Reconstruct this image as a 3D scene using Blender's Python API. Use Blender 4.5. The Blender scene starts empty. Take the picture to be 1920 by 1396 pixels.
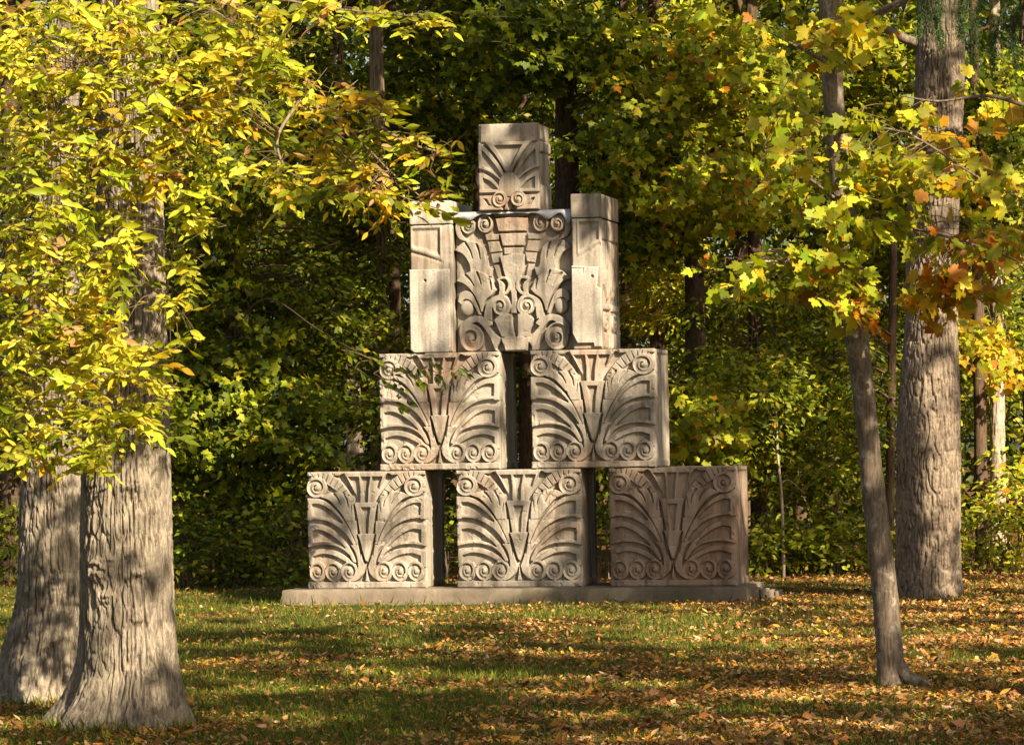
import bpy, math, random
import numpy as np
from mathutils import Matrix, Vector

R = math.radians
SC = bpy.context.scene
COL = SC.collection

# ------------------------------------------------------------------ camera, sky, sun, exposure
F_PX, CX, CY, HORIZ = 6667.0, 960.0, 698.0, 829.0
VIEW_AZ = R(12.0)
DIST = 35.65
CAM = np.array([DIST * math.sin(VIEW_AZ), -DIST * math.cos(VIEW_AZ), 1.6])
_az = VIEW_AZ + 12.0 / F_PX
_pitch = math.atan((HORIZ - CY) / F_PX)
_roll = R(0.9)
_fh = np.array([-math.sin(_az), math.cos(_az), 0.0])
_rt = np.array([math.cos(_az), math.sin(_az), 0.0])
FWD = _fh * math.cos(_pitch) + np.array([0, 0, 1.0]) * math.sin(_pitch)
_up = np.cross(_rt, FWD)
RGT = _rt * math.cos(_roll) - _up * math.sin(_roll)
UPV = _up * math.cos(_roll) + _rt * math.sin(_roll)

cam_data = bpy.data.cameras.new('camera')
cam_data.sensor_width = 36.0
cam_data.lens = F_PX / 1920.0 * 36.0
cam_data.clip_start = 0.1
cam_data.clip_end = 2000.0
cam = bpy.data.objects.new('camera', cam_data)
COL.objects.link(cam)
cam.matrix_world = Matrix(((RGT[0], UPV[0], -FWD[0], CAM[0]),
                           (RGT[1], UPV[1], -FWD[1], CAM[1]),
                           (RGT[2], UPV[2], -FWD[2], CAM[2]),
                           (0, 0, 0, 1)))
SC.camera = cam

SUN_AZ, SUN_EL = R(47.0), R(33.0)          # azimuth to the right of the blocks' facing
SUN = np.array([math.sin(SUN_AZ) * math.cos(SUN_EL), -math.cos(SUN_AZ) * math.cos(SUN_EL), math.sin(SUN_EL)])
world = bpy.data.worlds.new('World')
SC.world = world
world.use_nodes = True
_nt = world.node_tree
_nt.nodes.clear()
_sky = _nt.nodes.new('ShaderNodeTexSky')
_sky.sky_type = 'NISHITA'
_sky.sun_disc = False
_sky.sun_elevation = SUN_EL
_sky.sun_rotation = math.pi - SUN_AZ
_sky.dust_density = 2.0
_bg = _nt.nodes.new('ShaderNodeBackground')
_bg.inputs['Strength'].default_value = 0.05
_out = _nt.nodes.new('ShaderNodeOutputWorld')
_nt.links.new(_sky.outputs[0], _bg.inputs[0])
_nt.links.new(_bg.outputs[0], _out.inputs[0])

sun_l = bpy.data.lights.new('sun', 'SUN')
sun_l.energy = 5.0
sun_l.angle = R(0.53)
sun_l.color = (1.0, 0.90, 0.72)
sun_o = bpy.data.objects.new('sun', sun_l)
COL.objects.link(sun_o)
sun_o.rotation_euler = Vector(SUN).to_track_quat('Z', 'Y').to_euler()

vs = SC.view_settings
vs.view_transform = 'Standard'
vs.look = 'None'
vs.gamma = 1.0
vs.use_curve_mapping = False
vs.exposure = 1.32
vs.use_white_balance = True
vs.white_balance_temperature = 7300
vs.white_balance_tint = 12
SC.cycles.max_bounces = 6
SC.cycles.diffuse_bounces = 2
SC.cycles.transmission_bounces = 3
SC.cycles.glossy_bounces = 2
SC.cycles.use_denoising = True


def ray(px, py):
    return FWD + ((px - CX) / F_PX) * RGT - ((py - CY) / F_PX) * UPV


def at_d(px, py, depth):
    return CAM + ray(px, py) * depth


def at_y(px, py, y):
    d = ray(px, py)
    return CAM + d * ((y - CAM[1]) / d[1])


def at_g(px, py, z=0.0):
    d = ray(px, py)
    return CAM + d * ((z - CAM[2]) / d[2])


# ------------------------------------------------------------------ numpy noise
def _hash(ix, iy, iz, seed):
    n = (ix.astype(np.int64) * 374761393 + iy.astype(np.int64) * 668265263 + iz.astype(np.int64) * 2147483647 + seed * 974711) & 0xffffffff
    n = ((n ^ (n >> 13)) * 1274126177) & 0xffffffff
    n = (n ^ (n >> 16)) & 0xffffff
    return n / float(0xffffff)


def vnoise(x, y, z=0.0, seed=0):
    x, y, z = np.broadcast_arrays(np.asarray(x, float), np.asarray(y, float), np.asarray(z, float))
    ix, iy, iz = np.floor(x), np.floor(y), np.floor(z)
    fx, fy, fz = x - ix, y - iy, z - iz
    fx = fx * fx * (3 - 2 * fx); fy = fy * fy * (3 - 2 * fy); fz = fz * fz * (3 - 2 * fz)
    r = 0
    for dx in (0, 1):
        wx = fx if dx else 1 - fx
        for dy in (0, 1):
            wy = fy if dy else 1 - fy
            for dz in (0, 1):
                wz = fz if dz else 1 - fz
                r = r + wx * wy * wz * _hash(ix + dx, iy + dy, iz + dz, seed)
    return r * 2 - 1


def fbm(x, y, z=0.0, seed=0, oct=4):
    r, a, s = 0, 0.5, 1.0
    for k in range(oct):
        r = r + a * vnoise(np.asarray(x) * s, np.asarray(y) * s, np.asarray(z) * s, seed + k * 17)
        a *= 0.5; s *= 2.03
    return r


def sstep(a, b, x):
    t = np.clip((x - a) / (b - a), 0, 1)
    return t * t * (3 - 2 * t)


# ------------------------------------------------------------------ scene object helpers
def link(o, parent=None):
    COL.objects.link(o)
    if parent is not None:
        o.parent = parent
    return o


def tag(o, label, cat, group=None, kind=None):
    o['label'] = label
    o['category'] = cat
    if group:
        o['group'] = group
    if kind:
        o['kind'] = kind
    return o


def thing(name, label, cat, loc=(0, 0, 0), group=None):
    o = bpy.data.objects.new(name, None)
    o.empty_display_size = 0.2
    link(o)
    o.location = loc
    return tag(o, label, cat, group)


def mesh_np(name, verts, faces, mat, parent=None, smooth=True, colors=None, loc=None):
    """faces: (n,3) or (n,4) int array, or a list of such arrays."""
    verts = np.asarray(verts, dtype=np.float32)
    fl = faces if isinstance(faces, (list, tuple)) else [faces]
    fl = [np.asarray(f, dtype=np.int32) for f in fl if len(f)]
    me = bpy.data.meshes.new(name)
    me.vertices.add(len(verts))
    me.vertices.foreach_set('co', verts.ravel())
    loops = np.concatenate([f.ravel() for f in fl])
    tot = np.concatenate([np.full(len(f), f.shape[1], np.int32) for f in fl])
    start = np.concatenate([[0], np.cumsum(tot)[:-1]]).astype(np.int32)
    me.loops.add(len(loops))
    me.loops.foreach_set('vertex_index', loops)
    me.polygons.add(len(tot))
    me.polygons.foreach_set('loop_start', start)
    me.polygons.foreach_set('loop_total', tot)
    me.polygons.foreach_set('use_smooth', np.full(len(tot), smooth, dtype=bool))
    if colors is not None:
        a = me.color_attributes.new('tint', 'FLOAT_COLOR', 'POINT')
        c = np.ones((len(verts), 4), np.float32)
        c[:, :3] = colors
        a.data.foreach_set('color', c.ravel())
    me.update(calc_edges=True)
    me.materials.append(mat)
    o = bpy.data.objects.new(name, me)
    link(o, parent)
    if loc is not None:
        o.location = loc
    return o


class MB:
    """collects verts/faces (with colours) and links them as one mesh object"""
    def __init__(s):
        s.v, s.f3, s.f4, s.c, s.n = [], [], [], [], 0

    def add(s, v, f, c=None):
        v = np.asarray(v, float).reshape(-1, 3)
        f = np.asarray(f, int)
        (s.f3 if f.shape[1] == 3 else s.f4).append(f + s.n)
        s.v.append(v)
        if c is not None:
            s.c.append(np.broadcast_to(np.asarray(c, float), (len(v), 3)))
        s.n += len(v)

    def build(s, name, mat, parent=None, smooth=True, loc=None):
        v = np.concatenate(s.v)
        if loc is not None:
            v = v - np.asarray(loc)
        fs = []
        if s.f3: fs.append(np.concatenate(s.f3))
        if s.f4: fs.append(np.concatenate(s.f4))
        c = np.concatenate(s.c) if s.c else None
        return mesh_np(name, v, fs, mat, parent, smooth, c)


def tube_into(mb, pts, rad, sides=6, c=None):
    pts = np.asarray(pts, float)
    n = len(pts)
    rad = np.broadcast_to(np.asarray(rad, float), (n,))
    t = np.gradient(pts, axis=0)
    t /= np.linalg.norm(t, axis=1)[:, None] + 1e-9
    ref = np.array([0.31, 0.87, 0.37]) if abs(t[0][2]) > 0.8 else np.array([0, 0, 1.0])
    a = np.cross(t, ref); a /= np.linalg.norm(a, axis=1)[:, None] + 1e-9
    b = np.cross(t, a)
    th = np.linspace(0, 2 * np.pi, sides, endpoint=False)
    ring = pts[:, None, :] + rad[:, None, None] * (np.cos(th)[None, :, None] * a[:, None, :] + np.sin(th)[None, :, None] * b[:, None, :])
    v = ring.reshape(-1, 3)
    i = np.arange(n - 1)[:, None] * sides
    j = np.arange(sides)[None, :]
    k = (j + 1) % sides
    f = np.stack([i + j, i + k, i + sides + k, i + sides + j], -1).reshape(-1, 4)
    mb.add(v, f, c)


def catmull(p, m=8, closed=False):
    p = np.asarray(p, float)
    if len(p) < 3:
        t = np.linspace(0, 1, m + 1)[:, None]
        return p[0] * (1 - t) + p[-1] * t
    q = np.vstack([2 * p[0] - p[1], p, 2 * p[-1] - p[-2]])
    out = []
    t = np.linspace(0, 1, m, endpoint=False)[:, None]
    for i in range(1, len(q) - 2):
        a, b, c, d = q[i - 1], q[i], q[i + 1], q[i + 2]
        out.append(0.5 * (2 * b + (c - a) * t + (2 * a - 5 * b + 4 * c - d) * t ** 2 + (3 * b - a - 3 * c + d) * t ** 3))
    out.append(p[-1:])
    return np.vstack(out)


# ------------------------------------------------------------------ materials
def new_mat(name):
    m = bpy.data.materials.new(name)
    m.use_nodes = True
    nt = m.node_tree
    nt.nodes.clear()
    out = nt.nodes.new('ShaderNodeOutputMaterial')
    b = nt.nodes.new('ShaderNodeBsdfPrincipled')
    nt.links.new(b.outputs[0], out.inputs[0])
    return m, nt, b, out


def N(nt, t, **kw):
    n = nt.nodes.new(t)
    for k, v in kw.items():
        if k in n.inputs:
            n.inputs[k].default_value = v
        else:
            setattr(n, k, v)
    return n


def noise_n(nt, vec, scale, detail=4, rough=0.6):
    n = N(nt, 'ShaderNodeTexNoise', Scale=scale, Detail=detail, Roughness=rough)
    if vec is not None:
        nt.links.new(vec, n.inputs['Vector'])
    return n.outputs[0]


def ramp(nt, fac, stops):
    r = nt.nodes.new('ShaderNodeValToRGB')
    els = r.color_ramp.elements
    while len(els) < len(stops):
        els.new(0.5)
    for e, (p, c) in zip(els, stops):
        e.position = p
        e.color = (*c, 1)
    nt.links.new(fac, r.inputs[0])
    return r.outputs[0]


def mix(nt, fac, a, b, mode='MIX'):
    m = nt.nodes.new('ShaderNodeMix')
    m.data_type = 'RGBA'
    m.blend_type = mode
    for s, v in ((0, fac), (6, a), (7, b)):
        if hasattr(v, 'is_output') or isinstance(v, bpy.types.NodeSocket):
            nt.links.new(v, m.inputs[s])
        elif s == 0:
            m.inputs[0].default_value = v
        else:
            m.inputs[s].default_value = (*v, 1)
    return m.outputs[2]


def bump(nt, b, h, strength, dist):
    n = N(nt, 'ShaderNodeBump', Strength=strength, Distance=dist)
    nt.links.new(h, n.inputs['Height'])
    nt.links.new(n.outputs[0], b.inputs['Normal'])
    return n


def stone_mat(name, light, dark, stain, stain_amt=0.5, speck=None, rough=0.88, streak=0.85):
    m, nt, b, _ = new_mat(name)
    g = N(nt, 'ShaderNodeNewGeometry')
    pos = g.outputs['Position']
    c = ramp(nt, noise_n(nt, pos, 2.3, 6, 0.65), [(0.34, dark), (0.62, light)])
    st = ramp(nt, noise_n(nt, pos, 0.9, 5, 0.6), [(0.50, (0, 0, 0)), (0.66, (stain_amt,) * 3)])
    c = mix(nt, st, c, stain)
    # rain streaks that run down the stone
    mp = N(nt, 'ShaderNodeMapping')
    mp.inputs['Scale'].default_value = (9, 9, 0.8)
    nt.links.new(pos, mp.inputs['Vector'])
    sk = ramp(nt, noise_n(nt, mp.outputs[0], 1.0, 4, 0.6), [(0.48, (1, 1, 1)), (0.64, (0.50, 0.475, 0.44))])
    c = mix(nt, streak, c, sk, 'MULTIPLY')
    gr = ramp(nt, noise_n(nt, pos, 4.5, 7, 0.75), [(0.56, (1, 1, 1)), (0.68, (0.62, 0.60, 0.56))])
    c = mix(nt, 0.8, c, gr, 'MULTIPLY')
    fine = noise_n(nt, pos, 70, 3, 0.7)
    if speck:
        v = N(nt, 'ShaderNodeTexVoronoi', Scale=150.0)
        nt.links.new(pos, v.inputs['Vector'])
        sp = ramp(nt, v.outputs['Color'], [(0.2, speck), (0.5, (1, 1, 1)), (0.8, (1.0, 0.93, 0.86))])
        c = mix(nt, 0.8, c, sp, 'MULTIPLY')
    c = mix(nt, 0.55, c, ramp(nt, fine, [(0.3, (0.74, 0.72, 0.70)), (0.7, (1.12, 1.1, 1.08))]), 'MULTIPLY')
    nt.links.new(c, b.inputs['Base Color'])
    b.inputs['Roughness'].default_value = rough
    b.inputs['Specular IOR Level'].default_value = 0.25
    h = mix(nt, 0.5, fine, noise_n(nt, pos, 18, 4, 0.6))
    bump(nt, b, h, 0.5, 0.006)
    return m


def bark_mat(name, light, dark, moss=None, scale=1.0, strength=0.7, plates=False):
    m, nt, b, _ = new_mat(name)
    tc = N(nt, 'ShaderNodeTexCoord')
    pos = tc.outputs['Object']
    mp = N(nt, 'ShaderNodeMapping')
    mp.inputs['Scale'].default_value = (44 * scale, 44 * scale, 6 * scale)
    nt.links.new(pos, mp.inputs['Vector'])
    n1 = noise_n(nt, mp.outputs[0], 1.0, 6, 0.65)
    c = ramp(nt, n1, [(0.38, dark), (0.58, light)])
    c = mix(nt, 0.6, c, ramp(nt, noise_n(nt, pos, 2.2, 5, 0.6), [(0.35, (0.72, 0.68, 0.64)), (0.65, (1.15, 1.1, 1.02))]), 'MULTIPLY')
    if moss:
        c = mix(nt, ramp(nt, noise_n(nt, pos, 9.0, 6, 0.75), [(0.53, (0, 0, 0)), (0.66, (0.75, 0.75, 0.75))]), c, moss)
    nt.links.new(c, b.inputs['Base Color'])
    b.inputs['Roughness'].default_value = 0.95
    b.inputs['Specular IOR Level'].default_value = 0.15
    h = mix(nt, 0.35, n1, noise_n(nt, pos, 60 * scale, 4, 0.7))
    bump(nt, b, h, strength, 0.02)
    return m


def leaf_mat(name, trans=0.42, rough=0.5, spec=0.3):
    m, nt, b, out = new_mat(name)
    at = N(nt, 'ShaderNodeAttribute')
    at.attribute_name = 'tint'
    g = N(nt, 'ShaderNodeNewGeometry')
    c = mix(nt, 0.5, at.outputs['Color'], ramp(nt, noise_n(nt, g.outputs['Position'], 30, 3, 0.6), [(0.3, (0.80, 0.78, 0.74)), (0.7, (1.15, 1.12, 1.05))]), 'MULTIPLY')
    nt.links.new(c, b.inputs['Base Color'])
    b.inputs['Roughness'].default_value = rough
    b.inputs['Specular IOR Level'].default_value = spec
    t = N(nt, 'ShaderNodeBsdfTranslucent')
    ct = mix(nt, 1.0, c, (1.25, 1.2, 0.55), 'MULTIPLY')
    nt.links.new(ct, t.inputs['Color'])
    ms = N(nt, 'ShaderNodeMixShader')
    ms.inputs[0].default_value = trans
    nt.links.new(b.outputs[0], ms.inputs[1])
    nt.links.new(t.outputs[0], ms.inputs[2])
    nt.links.new(ms.outputs[0], out.inputs[0])
    return m


M_STONE = stone_mat('carved_limestone', (0.42, 0.38, 0.325), (0.265, 0.235, 0.197), (0.33, 0.19, 0.115), 0.6)
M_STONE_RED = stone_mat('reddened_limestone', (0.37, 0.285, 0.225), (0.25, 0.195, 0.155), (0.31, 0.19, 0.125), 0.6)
M_GRANITE = stone_mat('speckled_granite', (0.54, 0.51, 0.47), (0.46, 0.43, 0.39), (0.40, 0.33, 0.25), 0.3, speck=(0.66, 0.64, 0.62))
M_CONC = stone_mat('worn_concrete', (0.26, 0.215, 0.165), (0.15, 0.122, 0.092), (0.09, 0.085, 0.055), 0.7, streak=0.25)
M_LEAD, _nt1, _b1, _ = new_mat('lead_flashing')
_b1.inputs['Base Color'].default_value = (0.42, 0.43, 0.47, 1)
_b1.inputs['Metallic'].default_value = 0.35
_b1.inputs['Roughness'].default_value = 0.5
_g = N(_nt1, 'ShaderNodeNewGeometry')
bump(_nt1, _b1, noise_n(_nt1, _g.outputs['Position'], 14, 4), 0.5, 0.02)
M_BARK_GREY = bark_mat('furrowed_grey_bark', (0.33, 0.285, 0.23), (0.13, 0.106, 0.082), moss=(0.24, 0.24, 0.17), strength=1.0)
M_BARK_PLATE = bark_mat('plated_brown_bark', (0.29, 0.235, 0.185), (0.11, 0.086, 0.066), scale=0.9)
M_BARK_SMOOTH = bark_mat('lichened_smooth_bark', (0.21, 0.17, 0.13), (0.10, 0.078, 0.06), moss=(0.40, 0.37, 0.31), scale=1.6, strength=0.4)
M_BARK_DARK = bark_mat('dark_forest_bark', (0.13, 0.088, 0.06), (0.06, 0.04, 0.03))
M_BARK_PALE = bark_mat('pale_forest_bark', (0.50, 0.42, 0.33), (0.26, 0.20, 0.15), scale=0.6, strength=0.4)
M_BARK_MID = bark_mat('mottled_forest_bark', (0.26, 0.20, 0.15), (0.10, 0.075, 0.055), scale=0.6, strength=0.5)
M_BARK_MOTTLED = bark_mat('mottled_pale_bark', (0.50, 0.42, 0.33), (0.16, 0.12, 0.09), moss=(0.13, 0.10, 0.07), scale=0.5, strength=0.7)
M_TWIG = bark_mat('twig_bark', (0.24, 0.185, 0.13), (0.12, 0.09, 0.065), strength=0.3)
M_LEAF = leaf_mat('leaf_tissue', trans=0.42)
M_DRY = leaf_mat('dry_leaf', trans=0.12, rough=0.7, spec=0.2)
M_GRASS = leaf_mat('grass_blade', trans=0.3, rough=0.55, spec=0.2)
M_NEEDLE = leaf_mat('spruce_needle', trans=0.1, rough=0.5)

# ------------------------------------------------------------------ ground
def ground_z(x, y):
    x = np.asarray(x, float); y = np.asarray(y, float)
    return 0.05 * fbm(x * 0.35, y * 0.35, 0, 5, 3) * sstep(0.4, 2.0, np.abs(y - 0.1) + np.maximum(np.abs(x) - 2.6, 0)) - 0.006


def litter_amount(x, y):
    """how much leaf litter lies here: more to the right, under the trees and at the wood's edge"""
    px = (x - CAM[0]) * RGT[0] + (y - CAM[1]) * RGT[1]
    dep = (x - CAM[0]) * FWD[0] + (y - CAM[1]) * FWD[1]
    n = fbm(x * 0.9, y * 0.9, 0, 31, 4)
    return np.clip(0.22 + 0.095 * px + 0.8 * n + 0.9 * sstep(38.5, 42, dep) , 0.04, 1.25)


def make_ground():
    e = np.concatenate([np.linspace(-400, -40, 8), np.linspace(-30, -16, 12), np.linspace(-15.5, 15.5, 156), np.linspace(16, 30, 12), np.linspace(40, 400, 8)])
    X, Y = np.meshgrid(e, e, indexing='ij')
    Z = ground_z(X, Y)
    n = len(e)
    v = np.stack([X, Y, Z], -1).reshape(-1, 3)
    i = np.arange(n - 1)[:, None] * n + np.arange(n - 1)[None, :]
    f = np.stack([i, i + n, i + n + 1, i + 1], -1).reshape(-1, 4)
    m, nt, b, _ = new_mat('lawn_soil')
    g = N(nt, 'ShaderNodeNewGeometry')
    pos = g.outputs['Position']
    c1 = ramp(nt, noise_n(nt, pos, 40, 5, 0.7), [(0.35, (0.025, 0.035, 0.008)), (0.65, (0.07, 0.085, 0.018))])
    c2 = ramp(nt, noise_n(nt, pos, 22, 5, 0.75), [(0.36, (0.05, 0.028, 0.012)), (0.5, (0.15, 0.075, 0.028)), (0.68, (0.27, 0.15, 0.06))])
    sep = N(nt, 'ShaderNodeSeparateXYZ')
    nt.links.new(pos, sep.inputs[0])
    mr = N(nt, 'ShaderNodeMapRange')
    mr.inputs[1].default_value = 3.0; mr.inputs[2].default_value = 7.5
    nt.links.new(sep.outputs[1], mr.inputs[0])
    ad = N(nt, 'ShaderNodeMath', operation='ADD')
    nt.links.new(mr.outputs[0], ad.inputs[0])
    nt.links.new(ramp(nt, noise_n(nt, pos, 1.1, 5, 0.7), [(0.45, (0, 0, 0)), (0.62, (0.8, 0.8, 0.8))]), ad.inputs[1])
    ad.use_clamp = True
    c = mix(nt, ad.outputs[0], c1, c2)
    nt.links.new(c, b.inputs['Base Color'])
    b.inputs['Roughness'].default_value = 1.0
    b.inputs['Specular IOR Level'].default_value = 0.1
    bump(nt, b, noise_n(nt, pos, 45, 5, 0.7), 1.0, 0.03)
    o = mesh_np('ground', v, f, m)
    o['kind'] = 'structure'
    o['label'] = 'lawn and woodland floor strewn with autumn leaves'
    o['category'] = 'ground'


make_ground()

# ------------------------------------------------------------------ relief carving engine
class Relief:
    """a height map painted in the drawing's own units, with an id for each carved part"""
    def __init__(s, x0, x1, y0, y1, n):
        s.n = n
        s.m = max(8, int(round(n * (y1 - y0) / (x1 - x0))))
        s.x0, s.x1, s.y0, s.y1 = x0, x1, y0, y1
        k = 2
        gx = x0 + (np.arange(s.n * k) + 0.5) / (s.n * k) * (x1 - x0)
        gy = y0 + (np.arange(s.m * k) + 0.5) / (s.m * k) * (y1 - y0)
        s.X, s.Y = np.meshgrid(gx, gy)
        s.H = np.zeros_like(s.X)
        s.I = np.zeros(s.X.shape, int)
        s.names = ['body']
        s.axis = None

    def mirror(s, pts):
        q = np.array(pts, float)
        q[:, 0] = 2 * s.axis - q[:, 0]
        return q

    def part(s, name):
        s.names.append(name)
        return len(s.names) - 1

    def mask(s, poly):
        poly = np.asarray(poly, float)
        ok = np.zeros(s.X.shape, bool)
        bx = (s.X[0] >= poly[:, 0].min()) & (s.X[0] <= poly[:, 0].max())
        by = (s.Y[:, 0] >= poly[:, 1].min()) & (s.Y[:, 0] <= poly[:, 1].max())
        if not bx.any() or not by.any():
            return ok
        ix, iy = np.where(bx)[0], np.where(by)[0]
        sl = (slice(iy[0], iy[-1] + 1), slice(ix[0], ix[-1] + 1))
        X, Y = s.X[sl], s.Y[sl]
        ins = np.zeros(X.shape, bool)
        x1, y1 = poly[-1]
        for x2, y2 in poly:
            if y1 != y2:
                c = ((y1 > Y) != (y2 > Y)) & (X < (x2 - x1) * (Y - y1) / (y2 - y1) + x1)
                ins ^= c
            x1, y1 = x2, y2
        ok[sl] = ins
        return ok

    def fill(s, poly, h, pid=None, slope=(0, 0)):
        k = s.mask(poly)
        s.H[k] = h + slope[0] * (s.X[k] - np.mean(np.asarray(poly)[:, 0])) + slope[1] * (s.Y[k] - np.mean(np.asarray(poly)[:, 1]))
        if pid is not None:
            s.I[k] = pid

    def groove(s, pts, w, d):
        """cut a line of half-width w and depth d"""
        p = catmull(pts, 10)
        dist = np.full(s.X.shape, 1e9)
        lo, hi = p.min(0) - w * 2, p.max(0) + w * 2
        bx = np.where((s.X[0] >= lo[0]) & (s.X[0] <= hi[0]))[0]
        by = np.where((s.Y[:, 0] >= lo[1]) & (s.Y[:, 0] <= hi[1]))[0]
        if len(bx) == 0 or len(by) == 0:
            return
        sl = (slice(by[0], by[-1] + 1), slice(bx[0], bx[-1] + 1))
        X, Y = s.X[sl], s.Y[sl]
        dd = np.full(X.shape, 1e9)
        n = len(p) - 1
        for i in range(n):
            a, b = p[i], p[i + 1]
            ab = b - a
            t = np.clip(((X - a[0]) * ab[0] + (Y - a[1]) * ab[1]) / (ab @ ab + 1e-9), 0, 1)
            q = np.hypot(X - a[0] - t * ab[0], Y - a[1] - t * ab[1]) / (w * (1 - 0.75 * (i + t) / n))
            dd = np.minimum(dd, q)
        s.H[sl] -= d * np.clip(1.6 - 1.6 * dd, 0, 1)

    def scroll(s, cx, cy, r, hand, h, pid, turns=1.5, step=0.45, phase=0.0, ry=None):
        ry = ry or r
        dx, dy = (s.X - cx) / r, (s.Y - cy) / ry
        rr = np.hypot(dx, dy)
        k = rr < 1
        ang = np.arctan2(dy, dx) * hand / (2 * np.pi)
        ph = np.mod(ang + phase + (1 - rr) * turns * 1.15, 1.0)
        hh = h - step * (1 - ph) * np.clip((1.02 - rr) * 3, 0.35, 1)
        hh = np.where(rr < 0.2, h, hh)
        s.H[k] = hh[k]
        if pid is not None:
            s.I[k] = pid

    def finish(s):
        n, m = s.n, s.m
        H = s.H.reshape(m, 2, n, 2).mean((1, 3))
        Ip = s.I.reshape(m, 2, n, 2)
        I = Ip[:, 0, :, 0]
        # a little rounding of every arris, as on weathered stone
        P = np.pad(H, 1, mode='edge')
        B = (P[1:-1, 1:-1] * 2 + P[:-2, 1:-1] + P[2:, 1:-1] + P[1:-1, :-2] + P[1:-1, 2:]) / 6
        return B, I


def relief_objects(rel, W, Hh, depth, mats, parent, seed, origin, ax_u, ax_v, ax_n, chips=1.0, bodymb=None, body_name='body'):
    """Turn a painted relief into one mesh per carved part.  origin = top left corner on the base plane,
    ax_u to the right, ax_v down, ax_n outwards."""
    Hm, I = rel.finish()
    m, n = Hm.shape
    uu = (np.arange(n) + 0.5) / n
    vv = (np.arange(m) + 0.5) / m
    U, V = np.meshgrid(uu, vv)
    U[:, 0] = 0; U[:, -1] = 1; V[0, :] = 0; V[-1, :] = 1
    e = np.minimum(np.minimum(U, 1 - U) * W, np.minimum(V, 1 - V) * Hh)
    nz = fbm(U * W * 9, V * Hh * 9, seed * 3.7, seed, 4)
    nz2 = fbm(U * W * 40, V * Hh * 40, seed, seed + 5, 3)
    wear = sstep(0.05, 0.40, fbm(U * W * 2.6 + seed * 9.1, V * Hh * 2.6, seed * 1.3, seed + 40, 3)) * chips
    Hm = Hm + wear * 0.3 * (0.45 - Hm) * (Hm > 0.45) + 0.05 * wear * nz2
    pit = sstep(0.36, 0.5, fbm(U * W * 14, V * Hh * 14, seed, seed + 60, 3))
    Hm = Hm - 0.10 * chips * pit
    Hm = Hm - chips * 0.4 * sstep(0.05, 0.0, e + 0.0) * sstep(0.12, 0.42, nz + 0.15 * nz2)     # broken edges
    Hm = Hm - 0.14 * sstep(0.012, 0.0, e)
    Hm = np.clip(Hm, -0.15, 2.0) + 0.02 * nz2 + 0.03 * nz
    # pad one ring down to the base plane (a skirt)
    Hp = np.pad(Hm, 1, constant_values=-0.2)
    Up = np.pad(U, 1, mode='edge'); Vp = np.pad(V, 1, mode='edge')
    Ip = np.pad(I, 1, mode='edge')
    o = np.asarray(origin, float)
    P = o + Up[..., None] * W * np.asarray(ax_u, float) + Vp[..., None] * Hh * np.asarray(ax_v, float) + (Hp * depth)[..., None] * np.asarray(ax_n, float)
    M2, N2 = Hp.shape
    idx = np.arange(M2 * N2).reshape(M2, N2)
    q = np.stack([idx[:-1, :-1], idx[1:, :-1], idx[1:, 1:], idx[:-1, 1:]], -1).reshape(-1, 4)
    hq = Hp.ravel()[q]
    fid = Ip.ravel()[q][np.arange(len(q)), hq.argmax(1)]
    Pv = P.reshape(-1, 3)
    objs = {}
    for k, nm in enumerate(rel.names):
        sel = q[fid == k]
        if len(sel) == 0:
            continue
        used, inv = np.unique(sel, return_inverse=True)
        vv_, ff_ = Pv[used], inv.reshape(-1, 4)
        if k == 0 and bodymb is not None:
            bodymb.add(vv_, ff_)
            continue
        objs[k] = mesh_np(nm, vv_, ff_, mats.get(nm, mats['body']), parent, smooth=True)
    return objs


def rough_box(mb, x0, x1, y0, y1, z0, z1, cell=0.06, amp=0.006, seed=0, skip='', bev=0.012):
    """box whose faces are fine grids, edges rounded and surface uneven"""
    def axis(a, b):
        k = max(2, int(round((b - a) / cell)))
        t = np.linspace(a, b, k + 1)
        return np.unique(np.concatenate([[a], t[:1] + bev, t[1:-1], t[-1:] - bev, [b]]))
    xs, ys, zs = axis(x0, x1), axis(y0, y1), axis(z0, z1)
    c = np.array([(x0 + x1) / 2, (y0 + y1) / 2, (z0 + z1) / 2])
    hs = np.array([(x1 - x0) / 2, (y1 - y0) / 2, (z1 - z0) / 2])

    def face(A, B, fn, flip):
        a, b = np.meshgrid(A, B, indexing='ij')
        p = fn(a, b).reshape(-1, 3)
        d = p - c
        inner = np.clip(d, -(hs - bev), hs - bev)
        r = d - inner
        L = np.linalg.norm(r, axis=1)[:, None]
        p = c + inner + np.where(L > 1e-9, r / np.maximum(L, 1e-9) * np.minimum(L, bev), 0)
        nz = fbm(p[:, 0] * 8, p[:, 1] * 8, p[:, 2] * 8, seed, 3)[:, None]
        # only points of the outer shell move, along the box direction
        dirn = d / hs
        dirn = np.where(np.abs(dirn) > 0.999, np.sign(dirn), 0)
        p = p + dirn * nz * amp
        na, nb = len(A), len(B)
        i = np.arange(na - 1)[:, None] * nb + np.arange(nb - 1)[None, :]
        f = np.stack([i, i + nb, i + nb + 1, i + 1], -1).reshape(-1, 4)
        if flip:
            f = f[:, ::-1]
        mb.add(p, f)
    st = lambda *a: np.stack(np.broadcast_arrays(*a), -1)
    if 'F' not in skip: face(xs, zs, lambda a, b: st(a, y0, b), False)
    if 'B' not in skip: face(xs, zs, lambda a, b: st(a, y1, b), True)
    if 'L' not in skip: face(ys, zs, lambda a, b: st(x0, a, b), True)
    if 'R' not in skip: face(ys, zs, lambda a, b: st(x1, a, b), False)
    if 'T' not in skip: face(xs, ys, lambda a, b: st(a, b, z1), False)
    if 'D' not in skip: face(xs, ys, lambda a, b: st(a, b, z0), True)


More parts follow.
